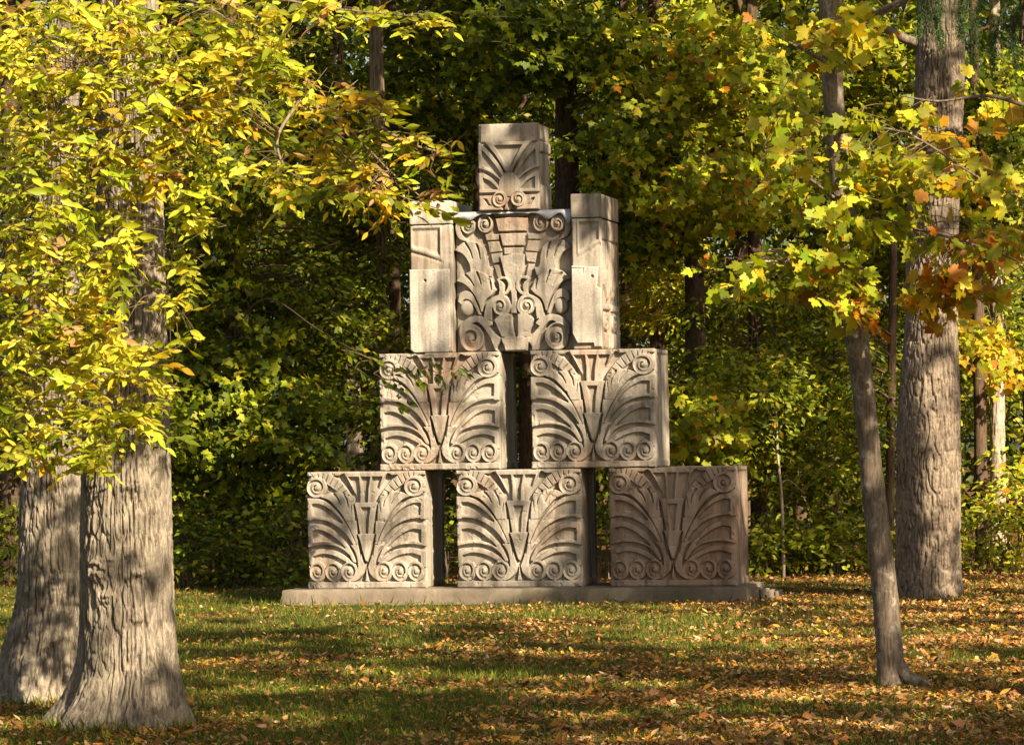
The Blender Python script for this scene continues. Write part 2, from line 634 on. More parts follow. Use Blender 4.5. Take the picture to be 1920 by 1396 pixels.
def cur(*segs):
    """closed outline from smoothed open curves"""
    return np.vstack([catmull(s, 8) for s in segs])


def seg(*p):
    return np.array(p, float)


# ---- the capital pattern, drawn in the units of its photograph
def paint_capital():
    r = Relief(60, 1345, 70, 1340, 330)
    r.axis = 702.0
    r.H[:] = 0.10
    Mi = lambda p: r.mirror(p)

    def both(poly, h, name=None, slope=(0, 0)):
        for mir in (0, 1):
            p = Mi(poly) if mir else np.asarray(poly, float)
            pid = ids[(name, mir)] if name else None
            r.fill(p, h, pid, (slope[0] * (-1 if mir else 1), slope[1]))

    ids = {}
    for mir in (0, 1):
        for nm in ('palm_frond', 'leaf_sheath', 'fluted_crest'):
            ids[(nm, mir)] = r.part(nm)
    top = r.part('fluted_neck')
    # plain strip along the top
    r.fill([(60, 70), (1345, 70), (1345, 112), (60, 112)], 0.80)
    r.fill([(470, 70), (935, 70), (885, 240), (815, 408), (590, 408), (520, 240)], 0.92, top)
    for a in ([(515, 128), (628, 128), (640, 250), (640, 406), (603, 406), (575, 260)],
              [(655, 128), (752, 128), (728, 270), (722, 406), (668, 406), (664, 270)],
              [(776, 128), (886, 128), (838, 270), (800, 406), (741, 406), (752, 270)]):
        r.fill(a, 0.22, None)
    # crest bands with ticks
    crest = cur([(64, 250), (82, 150), (140, 100), (215, 82), (310, 96), (405, 150), (490, 245), (552, 345), (560, 395)],
                [(545, 385), (470, 335), (400, 320), (330, 262), (270, 215), (200, 240)], [(200, 240), (64, 300)])
    gap = cur([(420, 112), (470, 100), (540, 215), (590, 330), (604, 405)], [(566, 405), (545, 330), (480, 225), (410, 140)])
    both(gap, -0.10)
    both(crest, 0.78, 'fluted_crest')
    for mir in (0, 1):
        f = Mi if mir else (lambda p: np.asarray(p, float))
        for a, b in (((120, 215), (66, 205)), ((130, 182), (74, 150)), ((155, 158), (118, 105)), ((192, 146), (180, 84)),
                     ((228, 150), (240, 80)), ((268, 170), (296, 96)), ((310, 205), (352, 124)), ((352, 240), (405, 160)),
                     ((395, 275), (455, 215)), ((440, 310), (500, 270)), ((480, 338), (538, 325))):
            r.groove(f([a, b])[::1], 7, 0.45)
        r.fill(f(cur([(270, 200), (330, 240), (410, 300)], [(410, 312), (360, 320), (290, 300), (255, 270)])), 0.20)
    # upper volutes
    # fronds: A, B, C
    A = cur([(60, 352), (170, 356), (255, 384), (335, 446), (415, 532), (470, 612), (520, 700), (590, 862)],
            [(560, 870), (500, 775), (430, 700), (345, 640), (250, 600), (130, 585), (110, 598), (60, 598)])
    A_in = cur([(112, 420), (190, 420), (285, 462), (375, 535), (450, 622)], [(448, 636), (380, 605), (290, 570), (170, 556), (118, 548)])
    B = cur([(62, 655), (180, 642), (290, 672), (380, 738), (455, 815), (522, 900), (575, 1010), (590, 1062)],
            [(560, 1062), (500, 965), (420, 905), (320, 872), (200, 866), (62, 892)])
    B_in = cur([(112, 712), (200, 704), (300, 745), (400, 822), (470, 892)], [(468, 905), (390, 862), (290, 838), (190, 830), (112, 848)])
    C = cur([(70, 942), (170, 912), (285, 910), (395, 945), (490, 1000), (555, 1060)], [(555, 1120), (70, 1120)])
    C_in = cur([(118, 992), (220, 965), (330, 980), (420, 1020), (490, 1062)], [(490, 1110), (118, 1110)])
    both(C, 0.86, 'palm_frond'); both(C_in, 0.26)
    both(B, 0.90, 'palm_frond', (0.0003, 0)); both(B_in, 0.24)
    both(A, 0.90, 'palm_frond', (0.0003, 0)); both(A_in, 0.24)
    # feathered leaf above the fronds
    L = cur([(218, 338), (300, 300), (380, 292), (440, 302), (520, 345), (555, 395), (572, 470), (580, 608)], [(478, 608), (440, 536), (372, 448), (300, 380), (218, 348)])
    both(L, 0.98, 'leaf_sheath')
    for mir in (0, 1):
        f = Mi if mir else (lambda p: np.asarray(p, float))
        r.groove(f([(345, 300), (395, 355), (430, 425)]), 16, 0.55)
        r.groove(f([(460, 312), (495, 370), (512, 455)]), 16, 0.55)
        r.groove(f([(552, 400), (548, 440), (540, 520)]), 10, 0.35)
    # lower sheaths
    both(cur([(478, 606), (606, 606)], [(612, 700), (618, 865)], [(592, 865), (560, 780), (520, 690), (478, 612)]), 0.86, 'leaf_sheath')
    both(cur([(530, 866), (622, 866)], [(640, 960), (672, 1060), (690, 1130), (655, 1200), (580, 1262), (480, 1268)], [(470, 1200), (590, 1150), (604, 1060), (580, 950), (530, 872)]), 0.95, 'leaf_sheath')
    # centre gaps and vase
    both([(576, 408), (640, 408), (640, 750), (636, 1000), (612, 862), (606, 700), (596, 560)], -0.10)
    both(cur([(598, 762), (622, 752), (655, 900), (690, 1050)], [(672, 1060), (650, 990), (622, 866)]), -0.10)
    v = r.part('vase')
    r.fill(np.vstack([cur([(575, 408), (600, 520), (634, 748)]), Mi(cur([(575, 408), (600, 520), (634, 748)]))[::-1]]), 1.0, v)
    r.fill([(652, 462), (752, 462), (735, 560), (722, 746), (686, 746), (672, 560)], 0.35)
    h = cur([(608, 748), (636, 830), (660, 930), (690, 1040), (702, 1060)])
    r.fill(np.vstack([h, Mi(h)[::-1]]), 1.12, v)
    g = cur([(702, 1040), (690, 1110), (668, 1190), (628, 1268)])
    r.fill(np.vstack([g, Mi(g)[::-1]]), 0.0)
    g = cur([(702, 1070), (696, 1150), (680, 1268)])
    r.fill(np.vstack([g, Mi(g)[::-1]]), 0.85, v)
    # lower wave of scrolls
    for mir in (0, 1):
        for cx, ph in ((167, 0.0), (341, 0.05), (515, 0.1)):
            x = 2 * r.axis - cx if mir else cx
            pid = r.part('scroll')
            hand = -1 if not mir else -1
            r.scroll(x, 1160, 90 if cx < 500 else 94, hand, 1.02, pid, turns=1.45, step=0.62, phase=0.30 + ph, ry=110)
            # link under the scroll to the next
    both([(60, 1180), (78, 1200), (120, 1268), (60, 1268)], 0.0)
    for cx in (254, 428):
        both([(cx, 1205), (cx + 34, 1268), (cx - 34, 1268)], 0.0)
    for mir in (0, 1):
        x = 2 * r.axis - 172 if mir else 172
        pid = r.part('scroll')
        r.scroll(x, 238, 113, -1, 1.10, pid, turns=1.7, step=0.6, phase=0.22)
    bb = r.part('base_band')
    r.fill([(60, 1270), (1345, 1270), (1345, 1340), (60, 1340)], 0.98, bb)
    return r


def paint_capital_side():
    """side of a capital block: a smooth raised strip at the front where the fronds turn the corner, the rear is plain"""
    r = Relief(0, 860, 70, 1340, 90)
    r.axis = 0
    r.H[:] = 0.30
    r.fill([(0, 70), (860, 70), (860, 118), (0, 118)], 0.9)
    r.fill(cur([(0, 110), (150, 120), (280, 200), (350, 330), (380, 480), (400, 700), (405, 1000), (400, 1340)], [(0, 1340)]), 0.95)
    r.groove([(0, 600), (120, 610), (260, 660), (370, 740)], 14, 0.5)
    r.groove([(0, 330), (140, 340), (280, 420), (360, 520)], 12, 0.4)
    r.groove([(60, 150), (180, 230), (270, 330)], 10, 0.35)
    r.fill([(0, 1270), (860, 1270), (860, 1340), (0, 1340)], 1.0)
    return r


def paint_panel():
    r = Relief(80, 1195, 90, 1362, 300)
    r.axis = 634.0
    r.H[:] = 0.05
    Mi = lambda p: r.mirror(p)

    def both(poly, h, name=None, slope=(0, 0)):
        for mir in (0, 1):
            p = Mi(poly) if mir else np.asarray(poly, float)
            pid = r.part(name) if name else None
            r.fill(p, h, pid, (slope[0] * (-1 if mir else 1), slope[1]))

    def gr(a, w=14, d=0.5):
        r.groove(np.asarray(a, float), w, d); r.groove(Mi(a), w, d)
    # stepped column
    c = r.part('stepped_column')
    r.fill([(458, 95), (786, 95), (782, 132), (466, 132)], 0.62, c)
    r.fill([(466, 136), (784, 136), (752, 266), (494, 266)], 0.70, c, (0, -0.0008))
    r.fill([(506, 284), (748, 284), (724, 400), (532, 400)], 0.66, c, (0, -0.0008))
    r.fill([(540, 414), (722, 414), (714, 476), (546, 476)], 0.60, c, (0, -0.0008))
    for y, xa, xb in ((136, 470, 560), (136, 780, 690), (276, 500, 590), (276, 745, 660), (406, 538, 620), (406, 722, 650)):
        r.groove([(xa, y), (xb, y + 4)], 9, 0.6)
    # side stacks of small blocks
    both([(364, 284), (502, 288), (496, 343), (378, 348)], 0.52, 'stacked_blocks')
    both([(388, 356), (498, 352), (524, 448), (408, 460)], 0.52)
    both([(414, 468), (528, 458), (512, 548), (436, 558)], 0.52)
    both([(442, 572), (500, 566), (524, 690), (478, 690)], 0.48)
    # centre leaf
    q = r.part('centre_leaf')
    r.fill(cur([(508, 492), (634, 476), (742, 480)], [(722, 640), (690, 740), (660, 860), (665, 1020)], [(602, 1020), (610, 860), (580, 740), (545, 650), (508, 500)]), 0.85, q)
    # crooks at the top
    both(cur([(206, 106), (130, 120), (92, 180), (90, 250), (120, 320), (178, 352)], [(215, 350), (160, 290), (148, 220), (170, 160), (215, 130)]), 0.72, 'crook')
    for mir in (0, 1):
        for (cx, cy, rr, ry, ph) in ((212, 205, 66, 76, 0.2), (373, 194, 72, 84, 0.55)):
            x = 2 * r.axis - cx if mir else cx
            r.scroll(x, cy, rr, 1 if mir else -1, 0.95, r.part('scroll'), turns=1.4, step=0.55, phase=ph, ry=ry)
    # palms
    both(cur([(80, 424), (150, 362), (230, 348), (310, 370), (362, 412)], [(380, 500), (396, 590), (440, 600)], [(420, 680), (300, 660), (190, 640)], [(228, 640), (215, 555), (160, 470), (80, 430)]), 0.86, 'palm_leaf')
    gr([(182, 360), (225, 430), (250, 505)]); gr([(288, 378), (310, 440), (322, 515)])
    both(cur([(92, 706), (170, 645), (260, 620), (350, 642), (432, 710), (455, 770)], [(480, 800), (430, 850), (370, 900), (335, 1005)], [(322, 1000), (305, 930), (255, 835), (180, 750), (92, 712)]), 1.0, 'palm_leaf')
    gr([(180, 655), (225, 700), (262, 760)]); gr([(290, 636), (312, 690), (330, 750)]); gr([(410, 705), (420, 750), (425, 800)])
    # small crooks beside the centre leaf
    both(cur([(474, 700), (520, 676), (575, 690), (612, 740), (606, 800), (560, 850), (490, 850)], [(500, 800), (492, 740)]), 0.98, 'crook')
    both(cur([(508, 712), (555, 706), (582, 750), (566, 800), (545, 822)], [(552, 760), (530, 726)]), 0.2)
    # egg volutes
    both(cur([(104, 900), (125, 822), (185, 800), (245, 830), (290, 920), (330, 1030)], [(300, 1030), (255, 940), (215, 890), (165, 886), (135, 930)]), 0.9, 'crook')
    for mir in (0, 1):
        x = 2 * r.axis - 192 if mir else 192
        pid = r.part('egg_boss')
        k = np.hypot((s_x := (r.X - x) / 64), (r.Y - 958) / 74)
        mk = k < 1
        r.H[mk] = (0.55 + 0.4 * np.sqrt(np.clip(1 - k ** 2, 0, 1)))[mk]
        r.I[mk] = pid
    # middle volutes
    both(cur([(346, 1050), (372, 930), (430, 868), (515, 842), (580, 876), (608, 950), (585, 1015), (530, 1028)], [(520, 1000), (440, 960), (428, 1030), (420, 1082)]), 0.98, 'crook')
    for mir in (0, 1):
        x = 2 * r.axis - 508 if mir else 508
        r.scroll(x, 950, 74, 1 if mir else -1, 1.08, r.part('scroll'), turns=1.4, step=0.55, phase=0.1, ry=84)
    # great volutes at the bottom
    both(cur([(112, 1220), (122, 1120), (190, 1055), (290, 1032), (375, 1058), (432, 1108), (400, 1142)], [(455, 1200), (512, 1250), (470, 1330), (490, 1362)], [(440, 1362), (420, 1290), (370, 1180), (300, 1100), (240, 1110), (180, 1180)]), 1.0, 'crook')
    both(cur([(335, 1150), (395, 1220), (430, 1300), (455, 1362)], [(420, 1362), (390, 1290), (345, 1210)]), 0.3)
    for mir in (0, 1):
        x = 2 * r.axis - 234 if mir else 234
        r.scroll(x, 1236, 114, 1 if mir else -1, 1.12, r.part('scroll'), turns=1.35, step=0.6, phase=0.05, ry=128)
    # fan and cup
    both(cur([(446, 1072), (490, 1036), (560, 1022), (612, 1022)], [(618, 1130), (640, 1238)], [(514, 1236), (446, 1080)]), 1.0, 'fan_leaf')
    r.fill([(616, 1024), (668, 1024), (664, 1236), (642, 1236)], 0.15)
    cu = r.part('cup')
    r.fill(cur([(508, 1240), (634, 1232), (782, 1240)], [(752, 1362), (552, 1362)]), 1.12, cu)
    return r


def paint_finial():
    r = Relief(85, 940, 120, 1338, 230)
    r.axis = 514.0
    r.H[:] = 0.35
    r.fill([(85, 120), (940, 120), (940, 372), (85, 372)], 0.1)
    r.fill([(118, 120), (910, 120), (910, 372), (118, 372)], 0.55)
    Mi = lambda p: r.mirror(p)

    def both(poly, h, name=None):
        for mir in (0, 1):
            p = Mi(poly) if mir else np.asarray(poly, float)
            r.fill(p, h, r.part(name) if name else None)
    r.fill([(85, 384), (940, 384), (940, 1338), (85, 1338)], 0.12)
    t = r.part('triangular_leaf')
    r.fill(cur([(186, 376), (842, 376)], [(700, 560), (590, 740), (545, 830)], [(483, 830), (438, 740), (328, 560), (186, 380)]), 1.15, t)
    r.fill(cur([(318, 428), (710, 428)], [(620, 590), (540, 770)], [(490, 770), (408, 590), (318, 432)]), 0.45)
    both(cur([(85, 390), (112, 390), (250, 520), (380, 690), (462, 850)], [(400, 930), (300, 840), (200, 780), (85, 742)]), 0.92, 'palm_leaf')
    both(cur([(138, 490), (230, 590), (340, 730), (425, 880)], [(395, 895), (300, 800), (200, 735), (135, 700)]), 0.3)
    both(cur([(85, 806), (150, 812), (270, 885), (380, 1010)], [(365, 1090), (85, 1090)]), 0.92, 'palm_leaf')
    both(cur([(148, 878), (250, 930), (355, 1035)], [(345, 1046), (148, 1040)]), 0.3)
    both([(85, 1128), (330, 1128), (420, 1338), (85, 1338)], 0.8)
    both(cur([(148, 1172), (200, 1180), (232, 1240), (268, 1276)], [(210, 1268), (180, 1220)]), 0.3)
    e = r.part('egg_boss')
    k = np.hypot((r.X - 518) / 152, (r.Y - 1010) / 215)
    mk = (k < 1) & (r.Y < 1338)
    r.H[mk] = (0.86 + 0.12 * np.sqrt(np.clip(1 - k ** 2, 0, 1)))[mk]
    r.I[mk] = e
    r.fill(cur([(440, 1150), (590, 1150)], [(560, 1250), (540, 1338)], [(440, 1338), (460, 1250)]), 0.75, e)
    for mir in (0, 1):
        x = 2 * r.axis - 384 if mir else 384
        r.scroll(x, 1182, 104, 1 if mir else -1, 1.15, r.part('scroll'), turns=1.6, step=0.6, phase=0.2, ry=112)
    r.fill([(478, 1250), (514, 1200), (550, 1250), (560, 1338), (500, 1338)], 0.3)
    return r


def paint_side_finial():
    r = Relief(0, 800, 120, 1338, 80)
    r.H[:] = 0.4
    r.fill([(0, 120), (800, 120), (800, 340), (0, 340)], 0.45)
    r.fill([(120, 372), (800, 372), (800, 520), (120, 520)], 0.95)
    r.fill(cur([(60, 540), (760, 540)], [(720, 760), (560, 960)], [(300, 960), (60, 700)]), 0.75)
    r.fill(cur([(60, 990), (800, 970)], [(800, 1338)], [(200, 1338), (100, 1150)]), 0.95)
    r.groove([(100, 355), (790, 355)], 12, 0.5)
    r.groove([(100, 530), (790, 530)], 14, 0.6)
    return r


def paint_pier_side():
    r = Relief(0, 860, 60, 1340, 110)
    r.H[:] = 0.4
    r.fill([(0, 60), (860, 60), (860, 262), (0, 262)], 0.75)
    r.fill([(20, 280), (330, 280), (400, 760), (300, 860), (120, 700)], 0.9)
    r.fill([(380, 280), (820, 290), (800, 700), (560, 850), (440, 700)], 0.8)
    for a in ((80, 200), (180, 300), (260, 330)):
        r.groove([(a[0], 290), (a[1], 560), (a[1] + 60, 840)], 14, 0.55)
    for a in ((480, 480), (640, 560), (760, 640)):
        r.groove([(a[0], 290), (a[1], 560), (a[1] - 60, 840)], 14, 0.5)
    r.fill([(20, 900), (420, 900), (420, 955), (20, 955)], 0.9)
    r.fill([(470, 900), (840, 900), (840, 960), (470, 960)], 0.8)
    r.scroll(220, 1070, 150, 1, 0.95, None, 1.4, 0.5, 0.2, 90)
    r.scroll(650, 1070, 150, -1, 0.9, None, 1.4, 0.5, 0.2, 90)
    for x in (40, 180, 320, 480, 620, 760):
        r.fill([(x, 1180), (x + 90, 1180), (x + 110, 1330), (x + 40, 1330)], 0.9)
    return r


MATS = {'body': M_STONE, 'granite_facing': M_GRANITE}
CAP, CAPS = paint_capital(), paint_capital_side()
ZS = 0.15                 # top of the slab
ROW = 1.185               # height of one course
BD = 0.86                 # depth of a block
RD = 0.064                # depth of the carving


def capital_block(cx, z, w, label, seed, mat=None):
    mat = mat or M_STONE
    MATS = {'body': mat}
    t = thing('carved_block', label, 'carved stone', (cx, 0, z), 'carved capital blocks of the pyramid')
    h = ROW - 0.006
    mb = MB()
    rough_box(mb, -w / 2, w / 2, RD + 0.001, BD, 0.0, h, cell=0.08, amp=0.004, seed=seed, skip='FR', bev=0.01)
    relief_objects(CAP, w, h, RD, MATS, t, seed, (-w / 2, RD, h), (1, 0, 0), (0, 0, -1), (0, -1, 0), bodymb=mb)
    relief_objects(CAPS, BD - RD, h, 0.03, MATS, t, seed + 50, (w / 2 - 0.03, RD, h), (0, 1, 0), (0, 0, -1), (1, 0, 0), bodymb=mb, chips=0.4)
    mb.build('body', mat, t)
    return t


def fx(px, py):
    return float(at_y(px, py, 0)[0])


def wid(a, b, y):
    return fx(b, y) - fx(a, y)


capital_block(fx(686, 1000), ZS, wid(575, 797, 1000), 'carved limestone block at the left end of the bottom row, plinth showing beyond it', 1)
capital_block(fx(972, 1000), ZS, wid(855, 1089, 1000), 'carved limestone block in the middle of the bottom row under both upper blocks', 2)
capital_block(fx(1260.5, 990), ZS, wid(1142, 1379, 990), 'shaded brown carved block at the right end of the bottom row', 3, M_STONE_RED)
capital_block(fx(822.5, 770), ZS + ROW, wid(710, 935, 770), 'carved limestone block of the second row partly covered by hanging leaves', 4)
capital_block(fx(1110.5, 760), ZS + ROW, wid(994, 1227, 760), 'carved second row block with a shadow across its right half', 5)

# slab
x0, x1 = float(at_y(527, 1110, -0.3)[0]), float(at_y(1400, 1095, -0.3)[0]) - 0.02
mb = MB()
rough_box(mb, x0, x1, -0.3, 1.1, -0.25, ZS, cell=0.07, amp=0.010, seed=8, bev=0.022)
slab = mb.build('stone_plinth', M_CONC)
tag(slab, 'long low concrete plinth under the stacked carved blocks', 'plinth')
for i, (a, b) in enumerate(((1409, 1420), (1425, 1435), (1440, 1448), (1453, 1459))):
    xa, xb = float(at_y(a, 1100, 0.25 + 0.12 * i)[0]), float(at_y(b, 1100, 0.25 + 0.12 * i)[0])
    mb = MB()
    rough_box(mb, xa, xb, 0.25 + 0.12 * i, 0.6 + 0.12 * i, -0.1, 0.11 - 0.012 * i, cell=0.03, amp=0.012, seed=60 + i, bev=0.015)
    o = mb.build('edging_stone', M_CONC)
    tag(o, ['largest pale edging stone touching the right end of the plinth', 'second edging stone out from the plinth end', 'third edging stone out from the plinth end',
            'smallest outermost edging stone right of the plinth'][i], 'edging stone', 'edging stones right of the plinth')

# third course: two piers with a carved panel between them
Z3 = ZS + 2 * ROW
PY = 0.03


def pier(xa, xb, h, label, seed, side):
    t = thing('stone_pier', label, 'stone pier', ((xa + xb) / 2, PY, Z3), 'stone piers of the third course')
    w = xb - xa
    mb = MB()
    capz = h * 0.845
    d = 1.0
    rough_box(mb, -w / 2, w / 2, 0.0, d, capz, h, cell=0.05, amp=0.004, seed=seed, skip='D', bev=0.014)
    cap = mb.build('cap', M_STONE if side else M_GRANITE, t)
    # shaft with a framed trapezoid recess
    r = Relief(0, 100, 0, 100, 110)
    r.H[:] = 0.8
    if not side:
        poly = [(4, 3), (72, 3), (72, 24), (4, 16)]
        rim = [(0, 1), (77, 1), (77, 28), (0, 19.5)]
    else:
        poly = [(24, 3), (92, 3), (92, 16), (24, 24.5)]
        rim = [(18, 1), (98, 1), (98, 18), (18, 28)]
    r.fill(rim, 1.0); r.fill(poly, 0.25)
    if not side:
        r.groove([(0, 21), (40, 25), (80, 30)], 1.2, 0.5)
    else:
        r.groove([(97, 20), (60, 25), (20, 30)], 1.2, 0.5)
    hs = capz - 0.004
    mb = MB()
    split = h * (0.57 if not side else 0.555)
    rough_box(mb, -w / 2 + 0.004, w / 2 - 0.004, 0.05, d, 0, hs, cell=0.05, amp=0.004, seed=seed + 1, skip='FR' if side else 'F', bev=0.01)
    relief_objects(r, w - 0.008, hs, 0.045, MATS, t, seed, (-w / 2 + 0.004, 0.05, hs), (1, 0, 0), (0, 0, -1), (0, -1, 0), bodymb=mb, chips=0.6)
    if side:
        relief_objects(paint_pier_side(), d - 0.05, hs, 0.055, MATS, t, seed + 9, (w / 2 - 0.052, 0.05, hs), (0, 1, 0), (0, 0, -1), (1, 0, 0), bodymb=mb)
    mb.build('shaft', M_STONE, t)
    # smooth granite slab on the lower front, its lower corners broken off
    s = 1 if side else -1
    out = [(-w / 2 - 0.004, 0.03), (-w / 2 + 0.03, 0.0), (w / 2 - 0.05 * (1 - side), 0.0), (w / 2 - 0.02, 0.05), (w / 2 - 0.02, split * 0.96), (-w / 2 - 0.004, split * 0.96)]
    if side:
        out = [(-w / 2, 0.16), (-w / 2 + 0.05, 0.06), (w / 2 - 0.09, 0.06), (w / 2 - 0.085, 0.02), (w / 2 - 0.004, 0.02), (w / 2 - 0.006, split * 0.7), (w / 2 - 0.05, split * 0.72), (w / 2 - 0.03, split * 0.95), (-w / 2, split * 0.97)]
    g = Relief(-w / 2 - 0.01, w / 2 + 0.01, 0, split, 90)
    g.H[:] = -1.5
    p = np.array(out); p[:, 1] = split - p[:, 1]
    g.fill(p, 1.0, g.part('granite_facing'))
    n_ = 0.018 * fbm(g.X * 30, g.Y * 30, seed, seed, 3)
    g.groove([((0.02 if not side else -w / 2), split * 0.06), ((w / 2) if not side else -w / 2 + 0.12, split * (0.04 if not side else 0.06))], 0.006, 0.7)
    g.groove([((0.02 if not side else -w / 2 + 0.12), split * 0.06), ((0.02 if not side else -w / 2 + 0.12), split * 0.13)], 0.005, 0.7)
    hx, hz = (-0.06, 0.17) if not side else (0.06, 0.16)
    hole = np.hypot(g.X - hx, g.Y - split * hz) < 0.014
    g.H[hole] = -0.6
    relief_objects(g, w + 0.02, split, 0.02, MATS, t, seed + 3, (-w / 2 - 0.01, -0.003, split), (1, 0, 0), (0, 0, -1), (0, -1, 0), chips=0.3)
    for o in list(t.children):
        if o.name.startswith('body'):
            bpy.data.objects.remove(o)
    return t


xl0, xl1 = float(at_y(769, 520, PY)[0]), float(at_y(847, 520, PY)[0])
xr0, xr1 = float(at_y(1072, 520, PY)[0]), float(at_y(1128, 520, PY)[0])
pier(xl0, xl1, 1.53, 'pale stone pier left of the carved panel with a grey granite face', 21, 0)
pier(xr0, xr1, 1.555, 'stone pier right of the carved panel with carved folds on its side', 22, 1)

PT = float(at_y(960, 397, 0.12)[2])           # top of the panel
pw0, pw1 = xl1 + 0.006, xr0 - 0.006
pan = thing('relief_stone', 'carved limestone panel of volutes and palm leaves between the two piers', 'carved stone', ((pw0 + pw1) / 2, 0.12, Z3))
mb = MB()
w = pw1 - pw0
rough_box(mb, -w / 2, w / 2, 0.085, 0.62, 0.0, PT - Z3, cell=0.08, amp=0.003, seed=33, skip='F', bev=0.008)
relief_objects(paint_panel(), w, PT - Z3, 0.085, MATS, pan, 34, (-w / 2, 0.085, PT - Z3), (1, 0, 0), (0, 0, -1), (0, -1, 0), bodymb=mb, chips=0.5)
mb.build('body', M_STONE, pan)

# lead flashing laid over the panel's top edge
n = 90
u = np.linspace(0, 1, n)
drop = 0.022 + 0.055 * np.exp(-((u - 0.03) / 0.06) ** 2) + 0.05 * np.exp(-((u - 0.14) / 0.05) ** 2) + 0.07 * np.exp(-((u - 0.80) / 0.06) ** 2) + 0.115 * np.exp(-((u - 0.975) / 0.035) ** 2) + 0.006 * vnoise(u * 30, 0, 0, 3)
X = pw0 + 0.004 + u * (pw1 - pw0 - 0.008)
yf = 0.12 - 0.012 + 0.008 * vnoise(u * 20, 2, 0, 4)
rows = []
for (yy, zz) in ((np.full(n, 0.45), PT + 0.008 + 0 * u), (np.full(n, 0.25), PT + 0.012 + 0.004 * vnoise(u * 16, 5, 0, 6)), (yf + 0.02, PT + 0.011 + 0 * u), (yf, PT + 0.002 + 0 * u), (yf - 0.004, PT - drop * 0.5), (yf - 0.002, PT - drop)):
    rows.append(np.stack([X, yy, zz], -1))
v = np.concatenate(rows)
i = np.arange(len(rows) - 1)[:, None] * n + np.arange(n - 1)[None, :]
f = np.stack([i, i + n, i + n + 1, i + 1], -1).reshape(-1, 4)
o = mesh_np('lead_flashing', v, f, M_LEAD)
md = o.modifiers.new('thickness', 'SOLIDIFY'); md.thickness = 0.004
tag(o, 'crumpled grey lead sheet folded over the top edge of the carved panel', 'flashing')

# top block
TX0, TX1 = float(at_y(896.5, 330, 0.05)[0]), float(at_y(1010, 330, 0.05)[0])
TZ1 = float(at_y(955, 231, 0.05)[2])
tz0 = PT + 0.016
fin = thing('carved_finial_block', 'carved stone block with a leaf fan standing alone at the very top', 'carved stone', ((TX0 + TX1) / 2, 0.05, tz0))
w, h = TX1 - TX0, TZ1 - tz0
mb = MB()
rough_box(mb, -w / 2, w / 2, 0.06, 0.58, 0, h, cell=0.05, amp=0.004, seed=44, skip='FR', bev=0.012)
relief_objects(paint_finial(), w, h, 0.06, MATS, fin, 45, (-w / 2, 0.06, h), (1, 0, 0), (0, 0, -1), (0, -1, 0), bodymb=mb, chips=0.3)
relief_objects(paint_side_finial(), 0.58 - 0.06, h, 0.045, MATS, fin, 46, (w / 2 - 0.03, 0.06, h), (0, 1, 0), (0, 0, -1), (1, 0, 0), bodymb=mb, chips=0.3)
mb.build('body', M_STONE, fin)

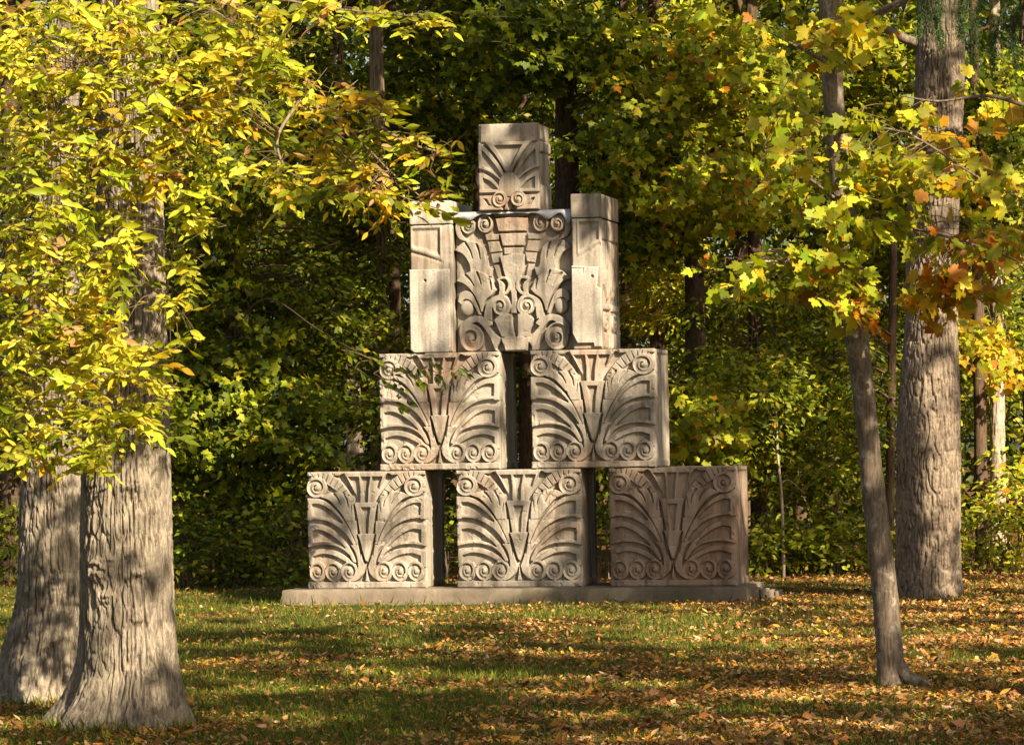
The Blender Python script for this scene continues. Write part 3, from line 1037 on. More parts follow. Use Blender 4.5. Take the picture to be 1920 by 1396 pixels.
# ------------------------------------------------------------------ trunks
def trunk_mesh(path, nu, rowlen, kind, depth, seed, lobes=5, lobe_amp=0.0, lobe_h=0.35, knots=(), top_row=None):
    """path: list of (x, y, z, r) bottom to top.  Bark relief is cut into the surface itself."""
    p = catmull(np.array(path, float), 14)
    zs = p[:, 2]
    z_list = [zs[0]]
    zt = top_row if top_row is not None else zs[-1]
    while z_list[-1] < zs[-1]:
        z_list.append(z_list[-1] + (rowlen if z_list[-1] < zt else rowlen * 12))
    Z = np.array(z_list[:-1] + [zs[-1]])
    cx, cy, rr = (np.interp(Z, zs, p[:, k]) for k in (0, 1, 3))
    th = np.linspace(0, 2 * np.pi, nu, endpoint=False)
    T, ZZ = np.meshgrid(th, Z)
    Rr = np.repeat(rr[:, None], nu, 1)
    rng = np.random.RandomState(seed)
    ph = rng.rand(4) * 6.28
    base = Z[0]
    lob = np.zeros_like(T)
    for k in range(3):
        lob += np.cos(T * (lobes - 1 + k) + ph[k] + 0.4 * np.sin(ZZ * 2 + k)) / 3
    Rr = Rr * (1 + lobe_amp * lob * (np.exp(-(ZZ - base) / lobe_h) + 0.12))
    Rr = Rr * (1 + 0.05 * fbm(np.cos(T) * 1.3, np.sin(T) * 1.3, ZZ * 1.1, seed, 3))
    c, s = np.cos(T) * rr.mean(), np.sin(T) * rr.mean()
    disp = np.zeros_like(T)
    if kind == 'furrow':
        w = 0.013 * fbm(c * 8, s * 8, ZZ * 3.0, seed + 3, 3)
        a = np.abs(vnoise((c + w) / 0.018, (s + w) / 0.018, ZZ / 0.24, seed + 1))
        b = np.abs(vnoise((c - w) / 0.012 + 7, (s + w) / 0.012, ZZ / 0.13, seed + 2))
        disp = 0.45 - 1.0 * sstep(0.30, 0.0, a) - 0.5 * sstep(0.24, 0.0, b)
        disp += 0.25 * fbm(c / 0.012, s / 0.012, ZZ / 0.035, seed + 8, 2)
    elif kind == 'plate':
        w = 0.05 * fbm(c * 5, s * 5, ZZ * 2.5, seed + 3, 3)
        a = np.abs(vnoise((c + w) / 0.026, (s - w) / 0.026, ZZ / 0.19, seed + 1))
        b = np.abs(vnoise((c + w) / 0.06, (s + w) / 0.06, (ZZ + 1.5 * w) / 0.055, seed + 2))
        disp = 0.5 - 1.0 * sstep(0.30, 0.02, a) - 0.30 * sstep(0.13, 0.0, b)
        disp += 0.30 * fbm(c / 0.02, s / 0.02, ZZ / 0.03, seed + 8, 3)
    else:
        disp = 0.7 * fbm(c / 0.05, s / 0.05, ZZ / 0.05, seed + 1, 4)
    Rr = Rr + depth * disp
    for (kt, kz, ks, kh) in knots:            # burls: a swelling with crumpled bark
        d = np.hypot(((T - kt + np.pi) % (2 * np.pi) - np.pi) * rr.mean(), ZZ - kz) / ks
        g = np.exp(-d ** 2 * 1.4)
        Rr = Rr + kh * g + 0.9 * kh * g * fbm(c / 0.03, s / 0.03, ZZ / 0.03, seed + 11, 3) - 0.5 * kh * np.exp(-(d * 2.6) ** 2)
    X = cx[:, None] + Rr * np.cos(T)
    Y = cy[:, None] + Rr * np.sin(T)
    v = np.stack([X, Y, ZZ], -1).reshape(-1, 3)
    m = len(Z)
    i = np.arange(m - 1)[:, None] * nu
    j = np.arange(nu)[None, :]
    k = (j + 1) % nu
    f = np.stack([i + j, i + k, i + nu + k, i + nu + j], -1).reshape(-1, 4)
    return v, f


def px_path(rows, depth, extend=None):
    """rows: (py, x_left, x_right) bottom to top at a known distance"""
    out = []
    for (py, a, b) in rows:
        c = at_d((a + b) / 2, py, depth)
        out.append((c[0], c[1], c[2], (b - a) / 2 * depth / F_PX))
    if extend:
        for (dx, dy, z, r) in extend:
            out.append((out[-1][0] + dx, out[-1][1] + dy, z, r))
    return out


def toward_cam(x, y):
    """bearing, on the trunk, that faces the camera"""
    return math.atan2(CAM[1] - y, CAM[0] - x)


# ------------------------------------------------------------------ leaves
def fan(outline, cx=0.0, cy=0.35, droop=0.16, fold=0.10):
    o = np.array(outline, float)
    v = np.vstack([[cx, cy], o])
    z = -droop * (v[:, 1] ** 2) - fold * 0 + fold * np.abs(v[:, 0]) - droop * 0.8 * v[:, 0] ** 2
    v = np.column_stack([v, z])
    n = len(o)
    f = np.array([[0, 1 + i, 1 + (i + 1) % n] for i in range(n)])
    return v, f


_h = [(0.10, -0.08), (0.36, -0.06), (0.31, 0.08), (0.47, 0.20), (0.62, 0.36), (0.54, 0.44), (0.56, 0.60), (0.40, 0.54), (0.24, 0.56), (0.28, 0.74), (0.15, 0.80)]
T_MAPLE = fan([(0, 0.03)] + _h + [(0, 1.02)] + [(-x, y) for x, y in _h[::-1]])
_s = [(0.36, -0.04), (0.36, 0.14), (0.60, 0.48), (0.27, 0.54)]
T_MAPLE_S = fan([(0, 0.02)] + _s + [(0, 1.0)] + [(-x, y) for x, y in _s[::-1]])
_o = [(0.10, 0.10), (0.20, 0.32), (0.19, 0.56), (0.09, 0.82)]
T_OVAL = fan([(0, 0)] + _o + [(0, 1.0)] + [(-x, y) for x, y in _o[::-1]], cy=0.45, droop=0.14, fold=0.30)
T_OVAL_S = (np.array([[0, 0, 0], [0.24, 0.45, 0.03], [0, 1, -0.12], [-0.24, 0.45, 0.03]]), np.array([[0, 1, 2], [0, 2, 3]]))
T_CURL = fan([(0, 0)] + _o + [(0, 1.0)] + [(-x, y) for x, y in _o[::-1]], cy=0.45, droop=-0.55, fold=0.9)
T_NEEDLE = (np.array([[-0.06, 0, 0], [0.06, 0, 0], [0, 1, 0]]), np.array([[0, 1, 2]]))
T_BLADE = (np.array([[-0.05, 0, 0], [0.05, 0, 0], [0.035, 0.55, 0.05], [-0.035, 0.55, 0.05], [0.0, 1.0, 0.28]]), np.array([[0, 1, 2], [0, 2, 3], [3, 2, 4]]))


def norm(a):
    return a / (np.linalg.norm(a, axis=-1, keepdims=True) + 1e-9)


def leaves_into(mb, tpl, pos, axis, nrm, size, col):
    tv, tf = tpl
    pos = np.asarray(pos, float); n = len(pos)
    if n == 0:
        return
    ax = norm(np.asarray(axis, float))
    nr = np.asarray(nrm, float)
    nr = norm(nr - (nr * ax).sum(1, keepdims=True) * ax)
    sd = np.cross(ax, nr)
    sz = np.broadcast_to(np.asarray(size, float), (n,))[:, None, None]
    v = pos[:, None, :] + sz * (tv[None, :, 0:1] * sd[:, None, :] + tv[None, :, 1:2] * ax[:, None, :] + tv[None, :, 2:3] * nr[:, None, :])
    f = (np.arange(n) * len(tv))[:, None, None] + tf[None]
    mb.add(v.reshape(-1, 3), f.reshape(-1, tf.shape[1]), np.repeat(col, len(tv), 0))


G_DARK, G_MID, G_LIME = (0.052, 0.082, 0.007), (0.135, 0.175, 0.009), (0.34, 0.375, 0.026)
YEL, GOLD, ORG, RUST, TAN = (0.60, 0.53, 0.055), (0.50, 0.32, 0.018), (0.46, 0.17, 0.012), (0.27, 0.085, 0.02), (0.36, 0.21, 0.095)


def pal(rng, n, spec, jit=0.22):
    cs = np.array([c for c, w in spec]); w = np.array([w for c, w in spec], float)
    c = cs[rng.choice(len(cs), n, p=w / w.sum())]
    return c * (1 + jit * rng.randn(n, 1)).clip(0.5, 1.5) * (1 + 0.07 * rng.randn(n, 3))


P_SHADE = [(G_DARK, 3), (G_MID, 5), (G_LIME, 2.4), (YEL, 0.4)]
P_GREEN = [(G_MID, 5), (G_LIME, 4), (G_DARK, 2), (YEL, 0.8), (GOLD, 0.3)]
P_TURN = [(G_LIME, 7), (G_MID, 2), (YEL, 1.8), (GOLD, 0.8), (ORG, 0.25)]
P_ASH = [(YEL, 5), (G_LIME, 5), (GOLD, 0.35), (TAN, 0.35), (G_MID, 0.6)]
P_ASH_OLD = [(GOLD, 2.5), (YEL, 3), (TAN, 1), (G_LIME, 3)]
P_NEAR = [(G_LIME, 7), (G_MID, 2), (YEL, 2), (GOLD, 0.7), (ORG, 0.25)]
P_ORANGE = [(ORG, 5), (GOLD, 4), (YEL, 2), (G_LIME, 1.0)]
P_OLIVE = [(GOLD, 3), (YEL, 2), (G_LIME, 3.2), (ORG, 0.5)]


TWIGC = (0.26, 0.19, 0.11)


def spray(mb, tw, rng, start, direction, length, n, tpl, size, spec, droop=0.35, flat=0.55, twig_r=0.003, twigs=True, spread=0.5):
    """a twig with leaves set along both sides, drooping towards its tip"""
    d = norm(np.asarray(direction, float)[None])[0]
    t = np.linspace(0, 1, 5)[:, None]
    path = start + d * length * t + np.array([0, 0, -1.0]) * droop * length * t ** 2
    if twigs:
        tube_into(mb, path, np.linspace(twig_r, twig_r * 0.4, 5), 4, TWIGC)
    u = np.sort(rng.rand(n)) ** 0.8
    base = np.stack([np.interp(u, t[:, 0], path[:, k]) for k in range(3)], -1)
    side = np.cross(d, [0, 0, 1.0]); side /= np.linalg.norm(side) + 1e-9
    sg = np.where(rng.rand(n) < 0.5, -1.0, 1.0)[:, None]
    ax = d * (0.35 + 0.5 * rng.rand(n, 1)) + side * sg * (0.5 + 0.6 * rng.rand(n, 1)) + rng.randn(n, 3) * 0.30 + np.array([0, 0, -1.0]) * (0.15 + 0.5 * rng.rand(n, 1))
    off = norm(ax) * (spread * length * (0.1 + 0.9 * rng.rand(n, 1)) * (1 - 0.6 * u[:, None]))
    nr = np.array([0, 0, 0.75]) * flat + rng.randn(n, 3) * 0.40 + np.array([0.34, -0.52, 0.0])
    leaves_into(mb, tpl, base + off, ax, nr, size * (0.5 + 0.8 * rng.rand(n)), pal(rng, n, spec))


def compound(mb, tw, rng, p, d, L, spec, tpl, k=3, lf=0.10):
    """feather leaf: leaflet pairs on a stalk and one at the tip"""
    d = norm(np.asarray(d, float)[None])[0]
    t = np.linspace(0, 1, 4)[:, None]
    path = p + d * L * t + np.array([0, 0, -0.28 * L]) * t ** 2
    tube_into(mb, path, np.linspace(0.0022, 0.001, 4), 3, TWIGC)
    pos, ax, nr = [], [], []
    side = np.cross(d, [0, 0, 1.0]); side /= np.linalg.norm(side) + 1e-9
    up = norm((np.array([0.35, -0.6, 0.65]) + 0.5 * rng.randn(3))[None])[0]
    for q in range(k):
        s_ = 0.35 + 0.6 * q / k
        b = np.array([np.interp(s_, t[:, 0], path[:, c]) for c in range(3)])
        for sg in (-1, 1):
            pos.append(b); ax.append(d * 0.55 + side * sg * 0.85 + np.array([0, 0, -0.25]) + 0.22 * rng.randn(3)); nr.append(up + 0.35 * rng.randn(3))
    pos.append(path[-1]); ax.append(d + np.array([0, 0, -0.35]) + 0.2 * rng.randn(3)); nr.append(up + 0.3 * rng.randn(3))
    n = len(pos)
    c = pal(rng, 1, spec, 0.15) * (1 + 0.12 * rng.randn(n, 1))
    leaves_into(mb, tpl, pos, ax, nr, lf * (0.62 + 0.75 * rng.rand()) * (0.75 + 0.5 * rng.rand(n)), c)


def in_poly(rng, poly, n):
    poly = np.asarray(poly, float)
    lo, hi = poly.min(0), poly.max(0)
    out = []
    while len(out) < n:
        q = lo + rng.rand(2) * (hi - lo)
        ins = False
        x1, y1 = poly[-1]
        for x2, y2 in poly:
            if (y1 > q[1]) != (y2 > q[1]) and q[0] < (x2 - x1) * (q[1] - y1) / (y2 - y1) + x1:
                ins = not ins
            x1, y1 = x2, y2
        if ins:
            out.append(q)
    return np.array(out)


def limb_link(tw, rng, limbs, p, r=0.0035, maxd=1.6):
    """bend a thin twig from the nearest limb to p"""
    d = np.linalg.norm(limbs - p, axis=1)
    i = d.argmin()
    if 0.05 < d[i] < maxd:
        a = limbs[i]
        mid = (a + p) / 2 + rng.randn(3) * 0.06 * d[i] + np.array([0, 0, 0.08 * d[i]])
        tube_into(tw, catmull([a, mid, p], 4), np.linspace(r * 1.5, r * 0.6, 9), 4, TWIGC)


# ------------------------------------------------------------------ the two big trees at the left
rngL = np.random.RandomState(11)
DL1, DL2 = 20.35, 22.3
path1 = px_path([(1362, 88, 356), (1335, 102, 348), (1300, 126, 340), (1240, 146, 330), (1150, 153, 324), (1050, 154, 321), (900, 156, 318), (700, 164, 312), (500, 176, 306), (300, 186, 301), (100, 190, 296), (-60, 190, 294)], DL1,
                [(0.0, 0.05, 6.5, 0.19), (0.15, 0.1, 9.0, 0.14), (0.1, 0.2, 12.0, 0.07)])
tb = thing('ash_tree', 'front thick grey tree trunk at left with burls, half hidden by yellow leaves', 'tree', (path1[0][0], path1[0][1], 0))
face = toward_cam(path1[3][0], path1[3][1])
zk = lambda py: float(at_d(220, py, DL1)[2])
kn = [(face + 0.15, zk(905), 0.055, 0.030), (face - 0.62, zk(1062), 0.07, 0.05), (face + 0.28, zk(1068), 0.055, 0.035), (face + 0.1, zk(1030), 0.045, 0.022), (face + 0.2, zk(1152), 0.04, 0.022), (face - 0.45, zk(1115), 0.045, 0.03), (face + 0.45, zk(1262), 0.05, 0.03)]
v, f = trunk_mesh(path1, 640, 0.0075, 'furrow', 0.020, 3, lobes=6, lobe_amp=0.17, lobe_h=0.26, knots=kn, top_row=4.5)
mesh_np('trunk', v - np.array(tb.location), f, M_BARK_GREY, tb)

path2 = px_path([(1318, -40, 168), (1285, -22, 166), (1240, -6, 164), (1150, 26, 160), (1050, 36, 156), (900, 40, 152), (700, 50, 148), (450, 66, 146), (200, 84, 146), (-60, 96, 150)], DL2,
                [(0.1, 0.1, 6.5, 0.15), (0.0, 0.2, 9.5, 0.11), (-0.2, 0.1, 12.5, 0.05)])
tb2 = thing('ash_tree', 'rear shaded grey tree trunk at the left edge behind the thicker one', 'tree', (path2[0][0], path2[0][1], 0))
face = toward_cam(path2[3][0], path2[3][1])
kn = [(face + 0.1, zk(1100) - 0.05, 0.06, 0.03), (face + 0.15, zk(1190) - 0.1, 0.045, 0.025)]
v, f = trunk_mesh(path2, 560, 0.0085, 'furrow', 0.020, 7, lobes=5, lobe_amp=0.17, lobe_h=0.3, knots=kn, top_row=4.8)
mesh_np('trunk', v - np.array(tb2.location), f, M_BARK_GREY, tb2)

# low limbs and yellow feather leaves
lf1, tw1, lf2, tw2 = MB(), MB(), MB(), MB()
limb_px = [[(240, -40, 20.1), (300, 60, 19.6), (350, 140, 19.2), (377, 240, 19.0), (352, 330, 19.0), (330, 440, 19.0), (310, 560, 19.1)],
           [(280, -60, 19.9), (400, 20, 19.2), (500, 90, 18.9), (560, 190, 18.8), (640, 230, 18.8), (730, 320, 18.8), (790, 370, 18.9)],
           [(430, -60, 19.2), (560, 5, 19.0), (660, 20, 18.9), (790, 32, 18.9)],
           [(200, -40, 20.0), (150, 120, 19.3), (90, 240, 19.0), (40, 330, 19.0), (0, 400, 19.0)],
           [(230, 60, 20.0), (190, 260, 19.3), (150, 400, 19.0), (120, 540, 19.0), (150, 700, 19.1), (240, 780, 19.2), (300, 830, 19.3)],
           [(120, 420, 19.0), (60, 560, 18.9), (40, 700, 18.9), (60, 830, 19.0)],
           [(560, 190, 18.8), (520, 260, 18.7), (540, 320, 18.7), (600, 345, 18.7)],
           [(700, 230, 18.8), (770, 270, 18.8), (850, 290, 18.9)]]
limbs = []
for k, L in enumerate(limb_px):
    L3 = [at_d(*q) for q in L]
    if L[0][1] < 0:
        L3 = [np.array([path1[-4][0], path1[-4][1], 5.0 + 0.25 * k])] + L3
    c = catmull(L3, 8)
    limbs.append(c)
    tube_into(tw1, c, np.linspace(0.011, 0.004, len(c)), 6)
tube_into(tw1, [(path1[-8][0], path1[-8][1], path1[-8][2]), (path1[-4][0], path1[-4][1], 4.9), (path1[-3][0], path1[-3][1], 6.6)], 0.06, 6)
limbs = np.vstack(limbs)
limbs = limbs[limbs[:, 2] < 4.9]
left_regions = [  # polygon, compound leaves, distance range, palette, near tree?
    ([(0, 330), (150, 340), (260, 420), (250, 560), (180, 650), (0, 640)], 150, (18.3, 19.4), P_ASH, 1),
    ([(0, 0), (250, 0), (320, 120), (330, 260), (240, 330), (0, 330)], 190, (18.3, 19.6), P_ASH, 1),
    ([(250, 0), (520, 0), (545, 90), (500, 170), (380, 230), (300, 150)], 105, (18.5, 19.2), P_ASH, 1),
    ([(300, 160), (470, 180), (520, 240), (420, 260), (330, 300)], 26, (18.5, 19.2), P_ASH_OLD, 1),
    ([(230, 250), (310, 230), (330, 330), (240, 400)], 18, (18.6, 19.3), P_ASH_OLD, 1),
    ([(0, 600), (200, 610), (310, 640), (330, 740), (240, 800), (190, 880), (0, 870)], 150, (18.4, 19.5), P_ASH, 1),
    ([(200, 760), (300, 740), (345, 790), (340, 840), (250, 850)], 9, (18.9, 19.3), [(G_MID, 3), (G_LIME, 2)], 1),
    ([(300, 330), (400, 270), (420, 320), (390, 360), (400, 430), (330, 420)], 16, (18.8, 19.1), P_ASH, 1),
    ([(290, 470), (390, 470), (350, 560), (370, 620), (300, 670)], 15, (18.9, 19.2), P_ASH, 1),
    ([(540, 110), (700, 170), (720, 300), (600, 290), (520, 200)], 42, (18.6, 19.1), P_ASH_OLD + [(G_MID, 2)], 1),
    ([(440, 300), (560, 300), (640, 330), (620, 370), (500, 360)], 26, (18.5, 18.9), P_ASH, 1),
    ([(550, 0), (720, 0), (700, 40), (600, 40)], 16, (18.8, 19.1), P_ASH, 1),
    ([(690, 10), (850, 20), (840, 50), (740, 65)], 9, (18.8, 19.1), [(G_LIME, 3), (YEL, 2)], 1),
    ([(560, 280), (700, 290), (760, 380), (740, 410), (640, 380)], 26, (18.6, 19.0), P_ASH_OLD + [(G_LIME, 2)], 1),
    ([(660, 170), (760, 180), (740, 230)], 5, (18.7, 19.0), P_ASH, 1),
    ([(745, 240), (860, 260), (850, 300), (760, 295)], 10, (18.7, 19.0), P_ASH_OLD, 1),
    ([(750, 330), (850, 335), (830, 365), (745, 385)], 5, (18.7, 19.0), P_ASH_OLD, 1),
    ([(0, 40), (200, 0), (320, 300), (180, 560), (0, 820)], 90, (20.4, 23.5), P_ASH + [(G_MID, 3)], 2),
    ([(320, 20), (560, 60), (640, 220), (420, 330)], 40, (20.5, 24), P_GREEN, 2),
]
for poly, n, dr, spec, which in left_regions:
    pts = in_poly(rngL, poly, int(n * (2.0 if poly[0][0] == 0 else 1.65)))
    for q in pts:
        p = at_d(q[0], q[1], dr[0] + rngL.rand() * (dr[1] - dr[0]))
        a = rngL.rand() * 6.283
        d = np.array([math.cos(a), math.sin(a), -0.15 + 0.45 * rngL.randn()])
        mbq, twq = (lf1, tw1) if which == 1 else (lf2, tw2)
        old = spec[0][0] is GOLD
        tpl = T_CURL if rngL.rand() < (0.45 if old else 0.14) else T_OVAL
        L = 0.15 + 0.1 * rngL.rand()
        st = p - norm(d[None])[0] * L * 0.5
        compound(mbq, twq, rngL, st, d, L, spec, tpl, k=rngL.choice([2, 3, 3]), lf=0.066)
        if rngL.rand() < 0.6:
            limb_link(mbq, rngL, limbs, st, 0.0022, 0.42)
# drooping sprig on the pier top and the leaves hanging before the second row
for (q, d) in (((700, 355), (1, 0.1, -0.35)), ((735, 375), (1, 0, -0.15)), ((765, 385), (1, 0, -0.05))):
    compound(lf1, tw1, rngL, at_d(q[0], q[1], 18.8), d, 0.24, [(G_MID, 1), (G_LIME, 2), (YEL, 1)], T_OVAL, 3, 0.085)
c = catmull([at_d(560, 200, 18.8), at_d(700, 340, 18.8), at_d(835, 397, 18.85)], 8)
tube_into(tw1, c, np.linspace(0.006, 0.002, len(c)), 5)
limb_up = []
for k in range(9):
    a = rngL.rand() * 6.28
    z0 = 6.3 + 4.5 * rngL.rand()
    s = np.array([path1[-1][0] - 0.2, path1[-1][1] - 0.2, z0])
    e = s + np.array([math.cos(a) * 2.6, math.sin(a) * 2.6, 1.0 + rngL.rand()])
    tube_into(tw1, catmull([s, (s + e) / 2 + [0, 0, 0.3], e], 4), np.linspace(0.05, 0.01, 9), 6)
    s2 = np.array([path2[-1][0], path2[-1][1], z0])
    e2 = s2 + np.array([math.cos(a + 1) * 2.4, math.sin(a + 1) * 2.4, 1.0 + rngL.rand()])
    tube_into(tw2, catmull([s2, (s2 + e2) / 2 + [0, 0, 0.3], e2], 4), np.linspace(0.05, 0.01, 9), 6)
    for m_, t_, e_ in ((lf1, tw1, e), (lf2, tw2, e2)):
        for q in range(3):
            spray(m_, t_, rngL, e_ + rngL.randn(3) * [0.9, 0.9, 0.5], rngL.randn(3) * [1, 1, 0.3], 0.7, 28, T_OVAL_S, 0.2, P_ASH)
tl = np.array(tb.location)
lf1.build('crown', M_LEAF, tb, loc=tl); tw1.build('branches', M_TWIG, tb, loc=tl)
tl = np.array(tb2.location)
lf2.build('crown', M_LEAF, tb2, loc=tl); tw2.build('branches', M_TWIG, tb2, loc=tl)

# ------------------------------------------------------------------ thin leaning maple at the right
rngR = np.random.RandomState(23)
DT = 22.6
pathT = px_path([(1308, 1634, 1716), (1285, 1642, 1704), (1250, 1643, 1696), (1200, 1641, 1692), (1100, 1634, 1682), (1000, 1624, 1670), (900, 1614, 1657), (771, 1602, 1643), (600, 1580, 1626), (500, 1573, 1616), (350, 1557, 1598), (200, 1543, 1583), (80, 1538, 1580), (-60, 1534, 1576)], DT,
                [(0.0, 0.1, 6.0, 0.055), (0.1, 0.2, 8.0, 0.03)])
tm = thing('maple_tree', 'thin leaning maple with lichened dark trunk on the lawn at right', 'tree', (pathT[0][0], pathT[0][1], 0))
v, f = trunk_mesh(pathT, 120, 0.010, 'smooth', 0.006, 13, lobes=4, lobe_amp=0.18, lobe_h=0.14, knots=[(toward_cam(pathT[8][0], pathT[8][1]) + 0.8, float(at_d(1640, 770, DT)[2]), 0.03, 0.014)], top_row=4.6)
mesh_np('trunk', v - np.array(tm.location), f, M_BARK_SMOOTH, tm)
mb = MB()       # the root that arches up at its foot
b0 = at_g(1668, 1290)
fx0, fy0 = pathT[0][0], pathT[0][1]
for ang, ln, r0 in ((-0.55, 0.26, 0.055),):
    dx, dy = math.cos(ang), math.sin(ang)
    c = catmull([(fx0 + 0.03 * dx, fy0 + 0.03 * dy, 0.16), (fx0 + 0.12 * dx, fy0 + 0.12 * dy, 0.075), (fx0 + 0.25 * dx, fy0 + 0.25 * dy + 0.02, 0.03), (fx0 + ln * dx, fy0 + ln * dy, -0.04)], 6)
    tube_into(mb, c, np.linspace(r0, r0 * 0.35, len(c)), 9)
mb.build('root', M_BARK_SMOOTH, tm, loc=np.array(tm.location))
lfR, twR = MB(), MB()
limb_px = [[(1562, 90, 22.6), (1640, 30, 22.2), (1740, -20, 21.8), (1800, -60, 21.5)],
           [(1590, 440, 22.6), (1620, 428, 22.2), (1660, 420, 22.0), (1760, 440, 21.6), (1860, 470, 21.4), (1930, 500, 21.3)],
           [(1565, 250, 22.6), (1640, 240, 22.1), (1720, 260, 21.8), (1830, 330, 21.5), (1930, 380, 21.3)],
           [(1575, 380, 22.6), (1510, 330, 22.1), (1430, 280, 21.7)],
           [(1590, 480, 22.6), (1510, 490, 22.0), (1430, 490, 21.7), (1360, 500, 21.6)],
           [(1555, 120, 22.6), (1500, 90, 22.0), (1440, 60, 21.8)],
           [(1600, 500, 22.5), (1620, 540, 22.0), (1600, 560, 21.8)],
           [(1930, 200, 21.6), (1850, 180, 21.7), (1760, 190, 21.8), (1690, 180, 21.9)]]
limbs = []
for k, L in enumerate(limb_px):
    c = catmull([at_d(*q) for q in L], 8)
    limbs.append(c)
    r0 = 0.032 if k == 0 else 0.014
    tube_into(twR, c, np.linspace(r0, 0.004 if k else 0.02, len(c)), 7)
limbs = np.vstack(limbs)
right_regions = [
    ([(1430, 200), (1560, 190), (1700, 230), (1760, 300), (1720, 400), (1600, 430), (1480, 400), (1420, 300)], 52, (21.4, 22.3), P_NEAR),
    ([(1480, 300), (1700, 300), (1720, 440), (1560, 470)], 22, (21.5, 22.2), P_NEAR),
    ([(1340, 470), (1450, 455), (1600, 470), (1620, 560), (1540, 570), (1440, 540), (1350, 520)], 26, (21.4, 22.2), P_NEAR + [(ORG, 0.6)]),
    ([(1690, 430), (1800, 400), (1920, 430), (1920, 540), (1800, 560), (1720, 520)], 24, (21.2, 22.2), P_ORANGE + [(G_LIME, 4)]),
    ([(1700, 500), (1790, 500), (1800, 590), (1720, 600)], 12, (21.2, 22.0), P_ORANGE),
    ([(1740, 280), (1920, 280), (1920, 450), (1760, 420)], 24, (21.3, 22.2), P_OLIVE),
    ([(1680, 150), (1800, 150), (1920, 120), (1920, 300), (1760, 280)], 17, (21.5, 24.0), P_OLIVE),
    ([(1500, 0), (1720, 0), (1680, 60), (1600, 110), (1540, 60)], 16, (21.6, 22.4), [(YEL, 4), (GOLD, 1.5), (G_LIME, 2), (ORG, 0.2)]),
    ([(1340, 0), (1520, 0), (1540, 200), (1440, 240), (1380, 120)], 26, (22.8, 25), P_NEAR),
    ([(1590, 520), (1630, 520), (1620, 590), (1580, 590)], 5, (21.6, 22.0), P_ORANGE),
]
for poly, n, dr, spec in right_regions:
    for q in in_poly(rngR, poly, n):
        p = at_d(q[0], q[1], dr[0] + rngR.rand() * (dr[1] - dr[0]))
        a = rngR.rand() * 6.283
        d = np.array([math.cos(a), math.sin(a), -0.1 + 0.2 * rngR.randn()])
        spray(lfR, twR, rngR, p - 0.1 * d, d, 0.26, 9, T_MAPLE, 0.084, spec, droop=0.3, flat=0.35, twig_r=0.0022, spread=0.55)
        limb_link(lfR, rngR, limbs, p - 0.1 * d, 0.0026, 0.8)
for k in range(16):
    p = np.array([pathT[-1][0], pathT[-1][1], 6.9]) + rngR.randn(3) * [1.2, 1.2, 0.8]
    spray(lfR, twR, rngR, p, rngR.randn(3) * [1, 1, 0.2], 0.6, 34, T_MAPLE_S, 0.10, P_NEAR)
tl = np.array(tm.location)
lfR.build('crown', M_LEAF, tm, loc=tl); twR.build('branches', M_BARK_SMOOTH, tm, loc=tl)

# ------------------------------------------------------------------ big straight trunk at the right
DB = 35.6
pathB = px_path([(1150, 1662, 1828), (1132, 1672, 1812), (1110, 1677, 1806), (1060, 1681, 1801), (960, 1682, 1800), (800, 1684, 1799), (600, 1699, 1794), (400, 1702, 1796), (200, 1716, 1806), (0, 1724, 1809), (-60, 1726, 1810)], DB,
                [(0.0, 0.1, 9.0, 0.21), (-0.1, 0.2, 13.0, 0.15), (0.1, 0.1, 18.0, 0.06)])
tg = thing('maple_tree', 'tall straight trunk with plated brown bark at right behind the thin maple', 'tree', (pathB[0][0], pathB[0][1], 0))
v, f = trunk_mesh(pathB, 360, 0.011, 'plate', 0.024, 17, lobes=6, lobe_amp=0.14, lobe_h=0.3, knots=[(toward_cam(pathB[7][0], pathB[7][1]) - 0.35, float(at_d(1745, 105, DB)[2]), 0.07, 0.03)], top_row=6.5)
mesh_np('trunk', v - np.array(tg.location), f, M_BARK_PLATE, tg)
lfB, twB = MB(), MB()
c = catmull([at_d(1730, 84, DB), at_d(1690, 70, DB - 0.1), at_d(1664, 56, DB - 0.2), at_d(1642, 56, DB - 0.3)], 6)
tube_into(twB, c, np.linspace(0.055, 0.035, len(c)), 9)
tube_into(twB, [(q[0], q[1], q[2]) for q in pathB[6:]], 0.05, 6)
for k in range(14):
    a = rngR.rand() * 6.28
    z0 = 7.6 + 8.5 * rngR.rand()
    s = np.array([pathB[0][0] + 0.1, pathB[0][1] + 0.2, z0])
    e = s + np.array([math.cos(a), math.sin(a), 0.25]) * (1.5 + 2.4 * rngR.rand())
    tube_into(twB, catmull([s, (s + e) / 2 + [0, 0, 0.3], e], 4), np.linspace(0.07, 0.015, 9), 6)
    for q in range(6):
        spray(lfB, twB, rngR, e + rngR.randn(3) * [0.9, 0.9, 0.5], rngR.randn(3) * [1, 1, 0.3], 0.9, 30, T_OVAL_S, 0.24, P_TURN)
tl = np.array(tg.location)
lfB.build('crown', M_LEAF, tg, loc=tl); twB.build('branches', M_BARK_PLATE, tg, loc=tl)

